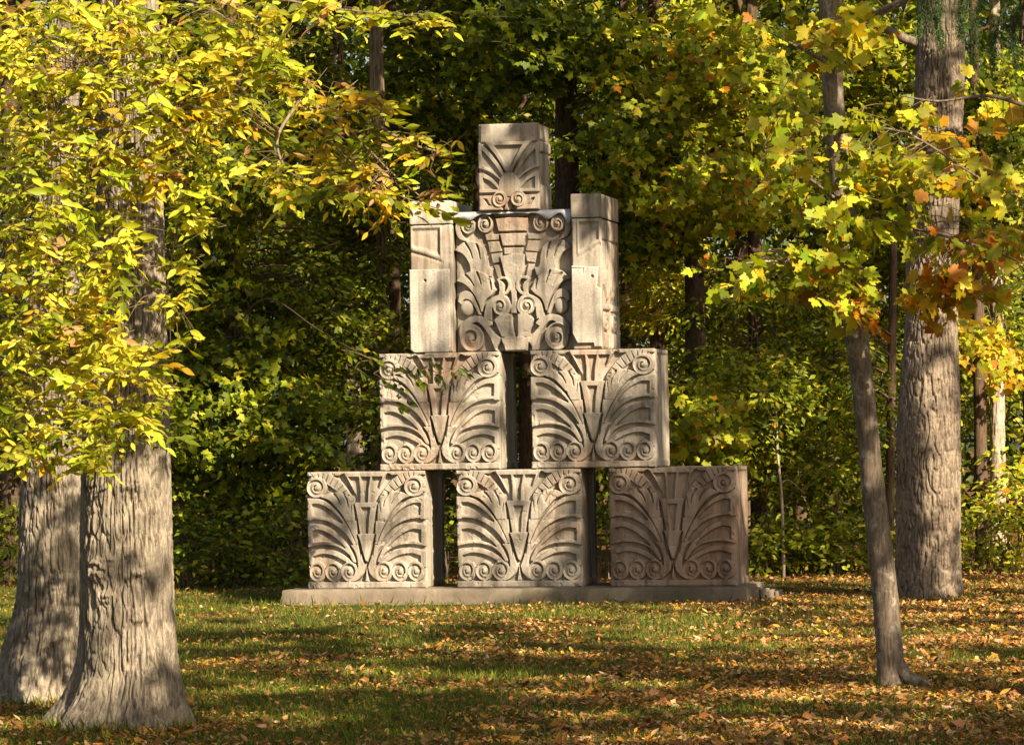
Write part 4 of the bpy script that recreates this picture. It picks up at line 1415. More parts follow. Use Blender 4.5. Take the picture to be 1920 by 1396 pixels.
# ------------------------------------------------------------------ spruce whose boughs hang in at the upper right
sp0 = at_d(2290, 829, 33.5)
ts = thing('spruce_tree', 'dark green spruce boughs hanging in at the upper right corner', 'spruce', (sp0[0], sp0[1], 0))
v, f = trunk_mesh([(sp0[0], sp0[1], -0.1, 0.26), (sp0[0], sp0[1], 3, 0.22), (sp0[0], sp0[1], 8, 0.16), (sp0[0], sp0[1], 15, 0.03)], 40, 0.12, 'plate', 0.015, 19)
mesh_np('trunk', v - np.array(ts.location), f, M_BARK_DARK, ts)
for k, (pts, nd) in enumerate([([(1905, -60, 33.2), (1830, -50, 33.1), (1770, -30, 33.0), (1757, 30, 33.0), (1764, 92, 33.0)], 700),
                               ([(1905, -60, 33.2), (1850, -50, 33.1), (1812, -20, 33.0), (1803, 30, 33.0), (1802, 70, 33.0)], 600),
                               ([(1800, -50, 33.1), (1750, -40, 33.0), (1736, 0, 33.0), (1722, 70, 33.0)], 420),
                               ([(1960, -60, 33.4), (1860, -30, 33.3), (1830, 40, 33.3), (1826, 130, 33.3)], 700),
                               ([(1990, -50, 33.4), (1900, -10, 33.4), (1868, 60, 33.4), (1862, 120, 33.4)], 600),
                               ([(2000, -40, 33.4), (1930, 0, 33.5), (1900, 60, 33.5), (1905, 130, 33.5)], 600)]):
    nb_, tw_ = MB(), MB()
    full = [np.array([sp0[0], sp0[1], at_d(*pts[0])[2] + 0.4])] + [at_d(*q) for q in pts]
    c = catmull(full, 12)
    tube_into(tw_, c, np.linspace(0.03, 0.004, len(c)), 5)
    u = 0.30 + 0.70 * rngR.rand(nd) ** 0.8
    idx = u * (len(c) - 1)
    b = np.stack([np.interp(idx, np.arange(len(c)), c[:, j]) for j in range(3)], -1)
    tg_ = np.stack([np.interp(idx, np.arange(len(c)), np.gradient(c, axis=0)[:, j]) for j in range(3)], -1)
    for q in range(4):
        axd = norm(tg_) * 0.9 + rngR.randn(nd, 3) * 0.8
        b2 = b + rngR.randn(nd, 3) * 0.012 * (1 + q)
        leaves_into(nb_, T_NEEDLE, b2, axd, rngR.randn(nd, 3), 0.045 * (0.8 + 0.5 * rngR.rand(nd)), pal(rngR, nd, [((0.035, 0.075, 0.018), 3), ((0.06, 0.11, 0.02), 1)]))
    tl = np.array(ts.location)
    bo = nb_.build('bough', M_NEEDLE, ts, loc=tl)
    tw_.build('bough_stem', M_BARK_DARK, bo, loc=tl)
ch = [o for o in ts.children if o.name.startswith('bough')]

# ------------------------------------------------------------------ the wood behind
rngF = np.random.RandomState(5)


def forest_tree(px, depth, r, label, mat, crowns, lean=0.0, upper=True, group='trees at the edge of the wood', detail=36, kind='plate', top=11.0, name='maple_tree'):
    """crowns: list of (px, py, half width px, half height px, depth offset, sprays, leaves, palette, leaf size, template)"""
    b = at_d(px, 829, depth)
    t = thing(name, label, 'tree', (b[0], b[1], 0), group)
    path = [(b[0] + lean * z, b[1] + 0.02 * z, z, r * (1.35 if z < 0 else 1.0) * max(0.15, 1 - 0.055 * max(z, 0))) for z in (-0.1, 0.25, 1.5, 3, 5, 8, top)]
    v, f = trunk_mesh(path, detail, 0.06, kind, 0.02 * min(1, r / 0.15), rngF.randint(999), lobes=5, lobe_amp=0.12, lobe_h=0.3)
    loc = np.array([b[0], b[1], 0])
    mesh_np('trunk', v - loc, f, mat, t)
    lf, tw = MB(), MB()
    tube_into(tw, [(b[0] + lean * z, b[1] + 0.02 * z, z) for z in (0.3, top * 0.5, top - 0.2)], [r * 0.4, r * 0.3, r * 0.08], 5)
    for (cx, cy, hw, hh, dd, ns, nl, spec, lsz, tpl) in crowns:
        for k in range(ns):
            while True:
                q = rngF.rand(3) * 2 - 1
                if (q ** 2).sum() < 1:
                    break
            c = at_d(cx + q[0] * hw, cy + q[1] * hh, depth + dd + q[2] * 1.7)
            if c[2] < 0.25:
                c[2] = 0.25 + 0.3 * rngF.rand()
            a = rngF.rand() * 6.283
            d = np.array([math.cos(a), math.sin(a), 0.0 + 0.15 * rngF.randn()])
            L = 0.55 + 0.4 * rngF.rand()
            spray(lf, tw, rngF, c - d * L * 0.5, d, L, nl, tpl, lsz, spec, droop=0.22, flat=0.6, twig_r=0.005, twigs=(k % 3 == 0), spread=0.42)
            if k % 6 == 0:
                zt = np.clip(c[2] + 0.3, 0.4, top - 0.5)
                s = np.array([b[0] + lean * zt, b[1] + 0.02 * zt, zt])
                tube_into(tw, catmull([s, (s + c) / 2 + [0, 0, 0.25], c], 4), np.linspace(0.018, 0.005, 9), 5)
    if upper:
        for k in range(34):
            a = rngF.rand() * 6.283
            z0 = 7.2 + (top - 6.0) * rngF.rand()
            rr = 0.6 + 2.2 * rngF.rand()
            c = np.array([b[0] + lean * z0 + math.cos(a) * rr, b[1] + math.sin(a) * rr, z0 + 0.5])
            spray(lf, tw, rngF, c, (math.cos(a), math.sin(a), 0.1), 1.1, 26, T_OVAL_S, 0.30, P_GREEN, twigs=False)
            if k % 2 == 0:
                s = np.array([b[0] + lean * z0, b[1], min(z0, top - 0.3)])
                tube_into(tw, np.array([s, (s + c) / 2 + [0, 0, 0.2], c]), [0.04, 0.025, 0.01], 5)
    if lf.n:
        lf.build('crown', M_LEAF, t, loc=loc)
    if tw.n:
        tw.build('branches', M_BARK_DARK, t, loc=loc)
    return t


MS, OS = T_MAPLE_S, T_OVAL_S
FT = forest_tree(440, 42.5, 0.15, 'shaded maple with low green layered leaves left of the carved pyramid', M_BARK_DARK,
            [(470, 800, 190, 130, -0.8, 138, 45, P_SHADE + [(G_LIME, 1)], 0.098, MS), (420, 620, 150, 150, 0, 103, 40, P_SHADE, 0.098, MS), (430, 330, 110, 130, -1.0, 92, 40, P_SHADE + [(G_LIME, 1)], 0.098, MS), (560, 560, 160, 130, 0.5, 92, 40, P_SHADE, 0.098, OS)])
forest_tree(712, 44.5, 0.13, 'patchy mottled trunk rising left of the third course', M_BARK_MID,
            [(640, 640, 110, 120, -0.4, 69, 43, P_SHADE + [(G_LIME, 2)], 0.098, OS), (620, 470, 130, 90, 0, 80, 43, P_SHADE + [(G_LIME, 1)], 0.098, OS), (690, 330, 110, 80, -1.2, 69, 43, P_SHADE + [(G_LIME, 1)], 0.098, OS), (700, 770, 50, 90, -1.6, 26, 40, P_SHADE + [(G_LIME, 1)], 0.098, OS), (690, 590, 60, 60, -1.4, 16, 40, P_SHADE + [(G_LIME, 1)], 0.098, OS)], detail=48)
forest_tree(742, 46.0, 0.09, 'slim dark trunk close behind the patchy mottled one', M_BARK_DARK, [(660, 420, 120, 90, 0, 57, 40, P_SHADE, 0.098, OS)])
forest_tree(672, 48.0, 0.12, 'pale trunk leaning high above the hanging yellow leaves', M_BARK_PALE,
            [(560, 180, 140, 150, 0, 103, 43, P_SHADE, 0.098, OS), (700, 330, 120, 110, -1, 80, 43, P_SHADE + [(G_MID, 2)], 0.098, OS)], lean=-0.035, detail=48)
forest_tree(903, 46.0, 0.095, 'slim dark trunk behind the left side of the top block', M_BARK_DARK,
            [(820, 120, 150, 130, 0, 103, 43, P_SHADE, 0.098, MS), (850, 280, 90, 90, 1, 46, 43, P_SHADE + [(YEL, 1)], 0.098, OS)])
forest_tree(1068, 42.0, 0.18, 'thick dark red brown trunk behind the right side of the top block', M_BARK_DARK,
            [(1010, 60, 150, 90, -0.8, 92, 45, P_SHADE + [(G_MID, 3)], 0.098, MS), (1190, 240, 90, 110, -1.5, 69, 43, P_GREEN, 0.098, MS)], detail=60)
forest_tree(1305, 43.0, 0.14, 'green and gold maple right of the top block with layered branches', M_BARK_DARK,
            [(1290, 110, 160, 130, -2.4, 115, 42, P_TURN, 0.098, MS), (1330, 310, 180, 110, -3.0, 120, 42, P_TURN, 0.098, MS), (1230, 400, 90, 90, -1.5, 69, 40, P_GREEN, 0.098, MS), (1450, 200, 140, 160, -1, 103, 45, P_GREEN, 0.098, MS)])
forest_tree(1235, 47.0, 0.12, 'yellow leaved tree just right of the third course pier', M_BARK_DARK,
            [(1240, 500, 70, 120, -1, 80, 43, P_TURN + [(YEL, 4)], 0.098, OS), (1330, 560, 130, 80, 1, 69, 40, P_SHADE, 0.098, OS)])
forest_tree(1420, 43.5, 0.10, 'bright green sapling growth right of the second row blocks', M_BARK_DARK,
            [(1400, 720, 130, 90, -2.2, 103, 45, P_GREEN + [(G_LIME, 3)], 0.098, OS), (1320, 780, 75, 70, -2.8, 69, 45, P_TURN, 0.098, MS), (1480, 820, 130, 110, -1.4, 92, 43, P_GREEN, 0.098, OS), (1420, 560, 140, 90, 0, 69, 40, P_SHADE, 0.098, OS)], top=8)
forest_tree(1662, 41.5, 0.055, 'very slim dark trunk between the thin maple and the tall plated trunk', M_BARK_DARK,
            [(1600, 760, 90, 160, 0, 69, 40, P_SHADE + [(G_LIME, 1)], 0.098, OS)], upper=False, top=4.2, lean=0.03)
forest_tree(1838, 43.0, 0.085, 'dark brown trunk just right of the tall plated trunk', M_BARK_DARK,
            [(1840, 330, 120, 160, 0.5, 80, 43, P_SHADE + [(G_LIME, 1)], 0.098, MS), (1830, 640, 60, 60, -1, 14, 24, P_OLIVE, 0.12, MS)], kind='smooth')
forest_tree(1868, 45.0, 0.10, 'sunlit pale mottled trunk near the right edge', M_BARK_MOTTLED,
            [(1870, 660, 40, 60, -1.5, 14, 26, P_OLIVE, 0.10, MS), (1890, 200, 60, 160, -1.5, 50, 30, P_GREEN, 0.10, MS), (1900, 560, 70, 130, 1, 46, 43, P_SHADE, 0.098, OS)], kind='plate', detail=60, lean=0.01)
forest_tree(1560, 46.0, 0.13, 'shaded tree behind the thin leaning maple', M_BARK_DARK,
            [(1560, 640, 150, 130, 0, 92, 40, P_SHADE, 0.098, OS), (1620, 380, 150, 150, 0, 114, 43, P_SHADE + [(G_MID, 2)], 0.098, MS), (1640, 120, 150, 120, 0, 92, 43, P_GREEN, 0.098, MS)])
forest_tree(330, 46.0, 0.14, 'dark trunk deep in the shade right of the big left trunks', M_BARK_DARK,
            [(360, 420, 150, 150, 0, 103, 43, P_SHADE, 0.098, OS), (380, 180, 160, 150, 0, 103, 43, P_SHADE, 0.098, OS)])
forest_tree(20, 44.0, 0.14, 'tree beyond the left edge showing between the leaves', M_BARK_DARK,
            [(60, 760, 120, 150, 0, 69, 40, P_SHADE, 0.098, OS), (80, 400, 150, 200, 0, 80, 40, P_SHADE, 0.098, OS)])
lfE, twE = MB(), MB()
br = catmull([(FT.location[0], FT.location[1], 3.0), at_d(500, 560, 38.5), at_d(600, 620, 35.6), at_d(700, 675, 34.2), at_d(790, 705, 33.9), at_d(858, 690, 33.9)], 8)
tube_into(twE, br, np.linspace(0.010, 0.002, len(br)), 6)
for (qx, qy) in ((640, 655), (665, 690), (690, 668), (700, 700), (718, 690), (730, 712), (745, 680), (742, 735), (760, 700), (780, 715), (800, 690), (812, 700), (770, 675), (838, 690), (725, 745), (735, 752), (850, 684), (790, 668)):
    p = at_d(qx, qy, 33.9 + 0.3 * rngF.rand())
    limb_link(lfE, rngF, br, p, 0.003, 1.2)
    spray(lfE, lfE, rngF, p, (0.8, 0.1 * rngF.randn(), -0.3), 0.16, 5, T_OVAL, 0.095, [(G_DARK, 4), (G_MID, 3)], droop=0.3, twig_r=0.002, spread=0.5)  # shade on these hanging leaves is put into their dark green
bo = twE.build('reaching_branch', M_BARK_DARK, FT, loc=np.array(FT.location))
lfE.build('leaves', M_LEAF, bo, loc=np.array(FT.location))
fill = [(545, 50, 0.13, 'distant trunk low behind the left end of the pyramid'), (820, 53, 0.12, 'distant trunk left of the third course top'), (985, 52, 0.11, 'distant trunk seen through the gap between the second row blocks'),
        (1180, 51, 0.13, 'distant trunk behind the right pier'), (1395, 52, 0.12, 'distant trunk above the bright green saplings'), (1500, 53, 0.12, 'distant trunk between the saplings and the thin maple'),
        (1760, 52, 0.13, 'distant tree hidden behind the tall plated trunk'), (230, 52, 0.13, 'distant tree hidden behind the left trunks'), (1935, 50, 0.13, 'distant tree at the right edge')]
for px, d, r, lab in fill:
    forest_tree(px, d, r, lab, M_BARK_DARK, [(px - 40, 250, 170, 220, 0, 90, 30, P_SHADE, 0.15, OS), (px + 30, 640, 160, 190, 1, 90, 30, P_SHADE, 0.15, OS)], group='trees deeper in the wood', detail=24)

# far wood that closes the view
lf = MB()
n = 230000
X = rngF.rand(n) * 46 - 23
Dp = 58 + rngF.rand(n) * 14
Zz = rngF.rand(n) ** 0.9 * 13
keep = fbm(X * 0.5, Zz * 0.5, Dp * 0.2, 77, 3) > -0.7
X, Dp, Zz = X[keep], Dp[keep], Zz[keep]
n = len(X)
fh = np.array([FWD[0], FWD[1], 0]); fh /= np.linalg.norm(fh)
rh = np.array([fh[1], -fh[0], 0])
P = np.array([CAM[0], CAM[1], 0]) + Dp[:, None] * fh + X[:, None] * rh
P[:, 2] = Zz
leaves_into(lf, T_OVAL_S, P, rngF.randn(n, 3), rngF.randn(n, 3) * 0.6 + [0, -0.3, 0.6], 0.23 * (0.6 + 0.8 * rngF.rand(n)), pal(rngF, n, [(G_DARK, 5), (G_MID, 1.5), (G_LIME, 0.4)]))  # mostly dark greens: the wood's unlit gaps are put into the leaf colour
o = lf.build('far_wood', M_LEAF)
tag(o, 'distant mass of shaded green leaves closing the view behind the wood', 'far wood', kind='stuff')


# ------------------------------------------------------------------ shrubs along the wood's edge
def shrub(px, depth, w, h, n, spec, label, size=0.10, tpl=OS, name='shrub'):
    b = at_d(px, 829, depth); b[2] = 0
    t = thing(name, label, 'shrub', (b[0], b[1], 0), 'shrubs along the edge of the wood')
    lf, tw = MB(), MB()
    for k in range(n):
        a = rngF.rand() * 6.283
        rr = w * math.sqrt(rngF.rand())
        z = h * (0.12 + 0.88 * rngF.rand()) * (1 - 0.35 * (rr / w) ** 2)
        c = np.array([b[0] + math.cos(a) * rr, b[1] + math.sin(a) * rr, z])
        d = np.array([math.cos(a), math.sin(a), 0.35 + 0.3 * rngF.randn()])
        spray(lf, tw, rngF, c - 0.2 * norm(d[None])[0], d, 0.4, 20, tpl, size, spec, droop=0.4, flat=0.5, twig_r=0.003, twigs=(k % 3 == 0))
        if k % 4 == 0:
            tube_into(tw, catmull([b + [0.2 * math.cos(a) * w, 0.2 * math.sin(a) * w, -0.02], (b + c) / 2 + [0, 0, 0.1], c], 4), np.linspace(0.009, 0.003, 9), 4)
    loc = np.array(t.location)
    lf.build('foliage', M_LEAF, t, loc=loc)
    tw.build('stems', M_TWIG, t, loc=loc)


P_LOW = [(G_MID, 4), (G_LIME, 3.5), (YEL, 0.8), (G_DARK, 1.5)]
for a in [(1435, 40.8, 0.5, 0.75, 46, P_LOW, 'low bright shrub just beyond the right end of the plinth'),
          (1500, 41.0, 0.55, 0.85, 50, P_LOW, 'low leafy shrub left of the thin maple, second from the plinth end'),
          (1570, 40.8, 0.5, 0.8, 46, P_LOW, 'low leafy shrub directly left of the thin maple trunk'),
          (1452, 41.8, 0.5, 1.7, 40, P_TURN, 'taller yellowing bush right of the bottom row of blocks'),
          (1560, 42.2, 0.6, 1.5, 44, P_SHADE + [(YEL, 1.5)], 'bush with brownish yellow leaves behind the low shrubs'),
          (1640, 41.5, 0.5, 0.7, 30, P_LOW, 'low shrub between the thin maple and the tall plated trunk'),
          (1830, 41.2, 0.45, 0.9, 40, P_LOW, 'low green shrub at the foot of the pale mottled trunk'),
          (1895, 41.4, 0.5, 1.3, 50, P_TURN, 'sunlit bush at the right edge below the pale mottled trunk'),
          (1930, 42.5, 0.5, 1.9, 40, P_TURN, 'tall bush cut off by the right edge'),
          (350, 40.5, 0.6, 1.0, 50, P_SHADE, 'dark shrub right beside the big left trunk'),
          (430, 40.7, 0.6, 1.2, 56, P_SHADE, 'dark shrub midway between the left trunk and the plinth'),
          (505, 40.6, 0.55, 1.1, 50, P_SHADE + [(G_LIME, 1)], 'dark shrub with long thin stems at the left end of the plinth'),
          (560, 41.2, 0.55, 1.4, 50, P_SHADE, 'dark tall shrub behind the left end of the plinth'),
          (20, 42.5, 0.6, 1.1, 46, P_SHADE, 'dark shrub at the left edge behind the trunks'),
          (845, 41.0, 0.4, 1.3, 34, P_SHADE + [(YEL, 1)], 'shaded bush seen through the gap left of the middle block'),
          (1128, 41.0, 0.4, 1.6, 40, P_LOW + [(YEL, 2)], 'yellow green bush seen through the gap right of the middle block')]:
    shrub(*a)

# the bare sapling at the right
b = at_g(1470, 1085)
t = thing('sapling', 'thin bare pale sapling standing among the green leaves right of the pyramid', 'sapling', (b[0], b[1], 0))
tw = MB()
D0 = 40.6
c = catmull([b, at_d(1466, 940, D0), at_d(1458, 850, D0), at_d(1456, 780, D0), at_d(1452, 738, D0)], 6)
tube_into(tw, c, np.linspace(0.022, 0.010, len(c)), 6)
for A in ([(1456, 800), (1446, 780), (1438, 765)], [(1452, 740), (1444, 722), (1437, 715)], [(1458, 830), (1449, 815), (1446, 800)], [(1453, 742), (1462, 715)], [(1466, 905), (1480, 900), (1510, 925)], [(1457, 850), (1450, 842)]):
    p = catmull([at_d(q[0], q[1], D0) for q in A], 4)
    tube_into(tw, p, np.linspace(0.009, 0.003, len(p)), 5)
tw.build('stem', M_BARK_PALE, t, loc=np.array(t.location))

# ------------------------------------------------------------------ trees outside the frame, to the right, that shade the lawn and the stones
rngG = np.random.RandomState(41)


def cam_space(p):
    v = np.asarray(p, float) - CAM
    d = v @ FWD
    return CX + F_PX * (v @ RGT) / d, CY - F_PX * (v @ UPV) / d, d


def sun_hit_depth(c, depth):
    """where the sun ray through c crosses the plane at this distance from the camera"""
    t = ((c - CAM) @ FWD - depth) / (SUN @ FWD)
    return cam_space(c - SUN * t)


def sun_hit_y(c, y):
    return cam_space(c - SUN * ((c[1] - y) / SUN[1]))


OUTL = [(575, 1100), (575, 884), (708, 878), (708, 660), (768, 655), (768, 365), (892, 365), (892, 228), (1034, 228), (1034, 352), (1170, 352), (1170, 645), (1258, 645), (1258, 862), (1408, 862), (1408, 1130), (525, 1130), (525, 1100)]


def inside(poly, x, y):
    ins = False
    x1, y1 = poly[-1]
    for x2, y2 in poly:
        if (y1 > y) != (y2 > y) and x < (x2 - x1) * (y - y1) / (y2 - y1) + x1:
            ins = not ins
        x1, y1 = x2, y2
    return ins


def out_of_frame(c):
    px, py, d = cam_space(c)
    m = 60 + 1.5 * F_PX / max(d, 0.5)
    return d < 0.5 or px < -m or px > 1920 + m or py < -m or py > 1396 + m


casters = []          # (centre, kind)


def cast(p, t, avoid_stone=True, avoid_left=True):
    c = np.asarray(p, float) + SUN * t
    if c[2] < 2.2 or not out_of_frame(c):
        return False
    if avoid_stone:
        px, py, d = sun_hit_y(c, 0.0)
        for dx, dy in ((0, 0), (95, 0), (-95, 0), (0, 95), (0, -95), (65, 65), (-65, 65), (65, -65), (-65, -65)):
            if inside(OUTL, px + dx, py + dy):
                return False
    if avoid_left:
        for dd in (19.0, 20.1):
            px, py, d = sun_hit_depth(c, dd)
            if px < 520 and py < 1000:
                return False
            if px < 800 and py < 520 and rngG.rand() < 0.85:
                return False
            if 100 < px < 430 and py < 1240:
                return False
    if avoid_left:
        px, py, d = sun_hit_depth(c, 21.8)
        if 1200 < px < 2150 and -200 < py < 700 and rngG.rand() < 0.96:
            return False
    casters.append(c)
    return True


def ell(px, py, L):
    return max([0.0] + [w for (cx, cy, rx, ry, w) in L if ((px - cx) / rx) ** 2 + ((py - cy) / ry) ** 2 < 1])


# sunlit patches of the lawn, and of the wood, as the photograph shows them
LAWN_LIT = [(800, 1145, 330, 16, 1), (1150, 1165, 200, 14, 0.8), (1330, 1205, 180, 12, 0.9), (900, 1225, 160, 9, 0.8), (480, 1122, 160, 10, 1), (1500, 1180, 220, 10, 0.7),
            (1300, 1290, 220, 13, 1), (1560, 1320, 300, 18, 1), (1800, 1290, 160, 16, 0.9), (640, 1262, 160, 7, 0.8), (620, 1352, 130, 7, 1), (1050, 1358, 260, 10, 0.8),
            (1450, 1368, 260, 9, 0.8), (420, 1290, 60, 8, 0.8), (1760, 1140, 110, 12, 0.8), (1830, 1210, 100, 10, 0.7), (1830, 1370, 120, 12, 0.9), (20, 1105, 50, 20, 1), (60, 1290, 50, 20, 0.8), (900, 1180, 120, 6, .7), (1480, 1245, 130, 8, .8)]
WOOD_LIT = [(1330, 130, 230, 150, 0.55), (1280, 320, 170, 120, 0.75), (1450, 300, 150, 160, 0.5), (1240, 490, 60, 130, 0.9), (1370, 730, 130, 100, 0.75), (1300, 800, 60, 60, 1.0), (1480, 800, 100, 120, 0.6),
            (1480, 1040, 170, 60, 0.9), (1865, 800, 45, 230, 1.0), (1870, 1040, 60, 60, 0.9), (480, 860, 180, 60, 0.45), (600, 700, 90, 70, 0.35), (560, 450, 150, 90, 0.25), (980, 60, 130, 60, 0.55),
            (705, 560, 25, 120, 0.9), (645, 110, 35, 110, 0.9), (1740, 200, 80, 230, 0.75), (1745, 930, 70, 110, 0.7), (1090, 260, 40, 80, 0.5), (1720, 480, 60, 60, 0.3)]
for k in range(390):          # over the lawn
    px, py = rngG.rand() * 2100 - 90, 1090 + 330 * rngG.rand() ** 0.75
    if rngG.rand() < ell(px, py, LAWN_LIT):
        continue
    p = at_g(px, py)
    cast(p, 11 + 12 * rngG.rand())
for k in range(150):          # before the wood
    px, py = rngG.rand() * 2000 - 40, rngG.rand() * 1090
    if rngG.rand() < ell(px, py, WOOD_LIT) + 0.08:
        continue
    cast(at_d(px, py, 40.5), 15 + 14 * rngG.rand())
WOOD_DARK = [(1300, 570, 170, 70, 34), (1530, 540, 130, 60, 16), (450, 1010, 150, 90, 34), (620, 900, 70, 100, 14), (1640, 830, 50, 180, 12), (640, 800, 60, 80, 10), (600, 330, 160, 100, 20), (900, 130, 110, 110, 18),
             (1870, 130, 90, 140, 24), (1560, 960, 60, 60, 8), (480, 560, 120, 60, 10), (1740, 1090, 220, 25, 14), (1500, 1085, 150, 16, 10)]
for (cx, cy, rx, ry, n_) in WOOD_DARK:
    for k in range(n_):
        a = rngG.rand() * 6.283; q = math.sqrt(rngG.rand())
        cast(at_d(cx + rx * q * math.cos(a), cy + ry * q * math.sin(a), 40.0 + 2 * rngG.rand()), 15 + 14 * rngG.rand())
n_wood = len(casters)
# streaks of shade that cross the stones: (line from, line to, sprays)
STREAKS = [((1150, 900), (1250, 1080), 15), ((1180, 1080), (1330, 1040), 12), ((1230, 880), (1290, 990), 13), ((1200, 980), (1240, 1080), 10), ((1400, 870), (1395, 1080), 6), ((1200, 1110), (1420, 1110), 14), ((1320, 880), (1350, 930), 5), ((1160, 1000), (1200, 1080), 8),
           ((1200, 680), (1245, 860), 8), ((1200, 670), (1235, 760), 4), ((585, 890), (680, 970), 3), ((1110, 800), (1180, 860), 2), ((1050, 700), (1100, 660), 1),
           ((880, 600), (1010, 430), 3), ((900, 420), (1000, 470), 1), ((780, 640), (850, 480), 1), ((1075, 620), (1130, 520), 1), ((1090, 400), (1140, 480), 1),
           ((860, 1060), (990, 920), 2), ((980, 1110), (1060, 1080), 2)]
for (a, b, ns) in STREAKS:
    for k in range(ns):
        s = (k + rngG.rand()) / ns
        p = at_y(a[0] + (b[0] - a[0]) * s + 10 * rngG.randn(), a[1] + (b[1] - a[1]) * s + 10 * rngG.randn(), 0.0)
        cast(p, 15 + 5 * rngG.rand(), avoid_stone=False)
n_stone = len(casters)
# shade on the thin maple, the big trunk and the foot of the left trees
for (px, py, d, n_) in ((1640, 900, 22.6, 4), (1660, 1100, 22.6, 3), (1610, 700, 22.6, 3), (1745, 700, 35.4, 6), (1740, 1090, 35.4, 4), (1720, 1000, 35.4, 2), (230, 1390, 20.0, 6), (150, 1360, 20.2, 4), (190, 940, 20.0, 1), (80, 1040, 22, 4)):
    for k in range(n_):
        cast(at_d(px + 20 * rngG.randn(), py + 30 * rngG.randn(), d), 11 + 5 * rngG.rand(), avoid_left=False)

SHADE = [(6.6, 17.0, 13, 0.20, 'maple outside the frame at the right, nearest the camera of the shading trees'), (9.6, 27.0, 15, 0.24, 'maple outside the frame right of the lawn level with the thin maple'),
         (6.8, 4.5, 12, 0.20, 'maple outside the frame beside the camera'), (9.8, 32.0, 16, 0.25, 'maple outside the frame right of the tall plated trunk'), (12.5, 20.0, 17, 0.26, 'farthest right of the maples outside the frame'), (-4.5, 9.0, 12, 0.20, 'maple outside the frame left of the camera')]
cs = np.array(casters)
sx = []
for (lat, dep, h, r, lab) in SHADE:
    q = np.array([CAM[0], CAM[1], 0]) + fh * dep + rh * lat
    sx.append(q)
sx = np.array(sx)
near = ((cs[:, None, :2] - sx[None, :, :2]) ** 2).sum(2).argmin(1)
for i, (lat, dep, h, r, lab) in enumerate(SHADE):
    x, y = sx[i, 0], sx[i, 1]
    mine = np.where(near == i)[0]
    h = max(h, cs[mine][:, 2].max() - 0.5) if len(mine) else h
    t = thing('maple_tree', lab, 'tree', (x, y, 0), 'trees standing around the lawn')
    loc = np.array([x, y, 0])
    v, f = trunk_mesh([(x, y, -0.1, r * 1.5), (x, y, 0.4, r * 1.05), (x + 0.05, y, 2.5, r), (x, y, h * 0.5, r * 0.75), (x, y, h, r * 0.15)], 40, 0.1, 'plate', 0.02, 5 + i, lobe_amp=0.1)
    mesh_np('trunk', v - loc, f, M_BARK_PLATE, t)
    lf, tw = MB(), MB()
    tube_into(tw, [(x, y, 1.2), (x, y, h * 0.5), (x, y, h - 0.1)], [r * 0.5, r * 0.4, r * 0.1], 6)
    for j in mine:
        c = cs[j]
        stone = n_wood <= j
        big = j < n_wood and (j % 1) == 0
        if j % 5 == 0:
            zt = max(2.0, min(h - 0.3, c[2] - 0.5))
            tube_into(tw, catmull([[x, y, zt], (np.array([x, y, zt]) + c) / 2 + [0, 0, 0.3], c], 6), np.linspace(0.045, 0.008, 13), 5)
        d = rngG.randn(3) * [1, 1, 0.3]
        spray(lf, lf, rngG, c, d, 0.7 if stone else 0.95, 15 if stone else 24, T_MAPLE_S, 0.15 if stone else 0.20, P_TURN, twig_r=0.006, twigs=True, spread=0.42)
    if lf.n:
        lf.build('crown', M_LEAF, t, loc=loc)
    tw.build('branches', M_BARK_PLATE, t, loc=loc)


# ------------------------------------------------------------------ grass and fallen leaves
def scatter(rng, n, d0, d1, wpow=1.0, margin=3.6):
    """points on the ground in the lawn's wedge, denser near the camera"""
    u = rng.rand(n)
    dep = (d0 ** -wpow + u * (d1 ** -wpow - d0 ** -wpow)) ** (-1 / wpow)
    half = 960.0 / F_PX * dep + margin
    lat = (rng.rand(n) * 2 - 1) * half
    x = CAM[0] + dep * fh[0] + lat * rh[0]
    y = CAM[1] + dep * fh[1] + lat * rh[1]
    return x, y


def off_plinth(x, y):
    return ~((x > x0 - 0.01) & (x < x1 + 0.01) & (y > -0.31) & (y < 1.11))


rngV = np.random.RandomState(9)
n = 470000
x, y = scatter(rngV, n, 17.5, 42.5)
la = litter_amount(x, y)
k = off_plinth(x, y) & (rngV.rand(n) > la * 0.6) & (rngV.rand(n) < 1 - sstep(4.5, 6.5, y + 0.8 * fbm(x, y, 0, 3, 2)) * 0.96)
x, y = x[k], y[k]; n = len(x)
z = ground_z(x, y)
near_slab = np.exp(-np.abs(y + 0.33) / 0.08) * ((x > x0 - 0.3) & (x < x1)) * (rngV.rand(n) < 0.5)
for q, rq in ((path1[0], 0.50), (path2[0], 0.50), (pathT[0], 0.16), (pathB[0], 0.5)):
    near_slab = near_slab + 0.7 * np.exp(-np.maximum(np.hypot(x - q[0], y - q[1]) - rq, 0) / 0.07) * (rngV.rand(n) < 0.6)
ax = np.stack([rngV.randn(n) * 0.42, rngV.randn(n) * 0.42, np.full(n, 0.85)], -1)
g = MB()
hh = (0.028 + 0.032 * rngV.rand(n)) * (1 + 0.35 * fbm(x * 1.3, y * 1.3, 0, 8, 3)) * (1 + 1.6 * near_slab)
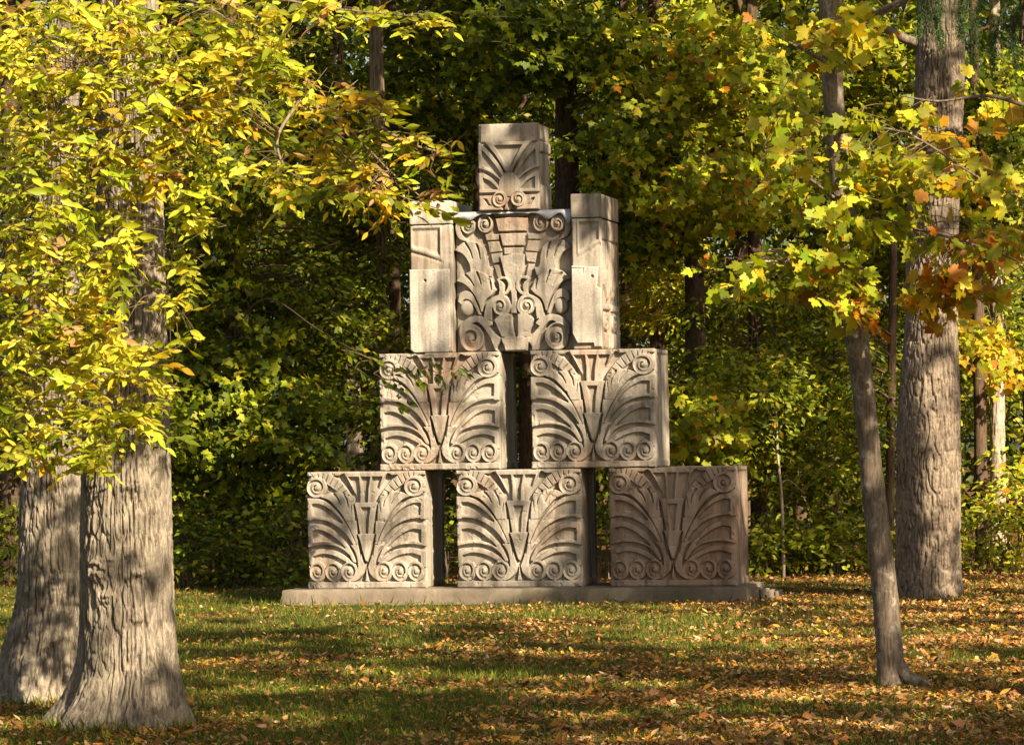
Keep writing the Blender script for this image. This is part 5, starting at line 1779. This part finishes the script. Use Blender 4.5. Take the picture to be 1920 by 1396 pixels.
leaves_into(g, T_BLADE, np.stack([x, y, z - 0.004], -1), ax, rngV.randn(n, 3) * [1, 1, 0.2], hh, pal(rngV, n, [((0.055, 0.11, 0.010), 4), ((0.10, 0.16, 0.014), 3), ((0.22, 0.21, 0.03), 3), ((0.33, 0.25, 0.07), 1.6)]))
o = g.build('grass', M_GRASS)
tag(o, 'short green lawn grass between the fallen leaves', 'grass', kind='stuff')

n = 350000
x, y = scatter(rngV, n, 17.5, 46)
la = litter_amount(x, y)
for q, rq in ((path1[0], 0.5), (path2[0], 0.5), (pathT[0], 0.14), (pathB[0], 0.42)):
    la = la + 0.7 * np.exp(-np.maximum(np.hypot(x - q[0], y - q[1]) - rq, 0) / 0.28)
la = la + 0.5 * np.exp(-np.abs(y + 0.42) / 0.12) * ((x > x0) & (x < x1)) * sstep(-0.2, 0.2, fbm(x * 2, y, 0, 6, 3))
k = off_plinth(x, y) & (rngV.rand(n) < la)
x, y = x[k], y[k]; n = len(x)
z = ground_z(x, y) + 0.012 + 0.022 * rngV.rand(n)
a = rngV.rand(n) * 6.283
ax = np.stack([np.cos(a), np.sin(a), 0.25 * rngV.randn(n)], -1)
nr = np.stack([rngV.randn(n) * 0.6, rngV.randn(n) * 0.6, np.ones(n)], -1)
P_LIT = [((0.42, 0.235, 0.10), 3.5), ((0.33, 0.145, 0.045), 3.5), ((0.42, 0.19, 0.03), 3), ((0.48, 0.32, 0.18), 1.8), ((0.17, 0.08, 0.035), 2.4), ((0.45, 0.30, 0.04), 0.8)]
g = MB()
s1 = rngV.rand(n) < 0.45
for kk, tpl, sz in ((s1, T_MAPLE_S, 0.034), (~s1, T_CURL, 0.030)):
    m_ = kk.sum()
    leaves_into(g, (tpl[0] * [1, 1, 1.2 if tpl is T_MAPLE_S else 0.8], tpl[1]), np.stack([x, y, z], -1)[kk], ax[kk], nr[kk], sz * (0.5 + 0.5 * rngV.rand(m_) + 1.6 * rngV.rand(m_) ** 9), pal(rngV, m_, P_LIT, 0.25))
o = g.build('fallen_leaves', M_DRY)
tag(o, 'scattered tan and orange fallen leaves over the lawn', 'fallen leaves', kind='stuff')
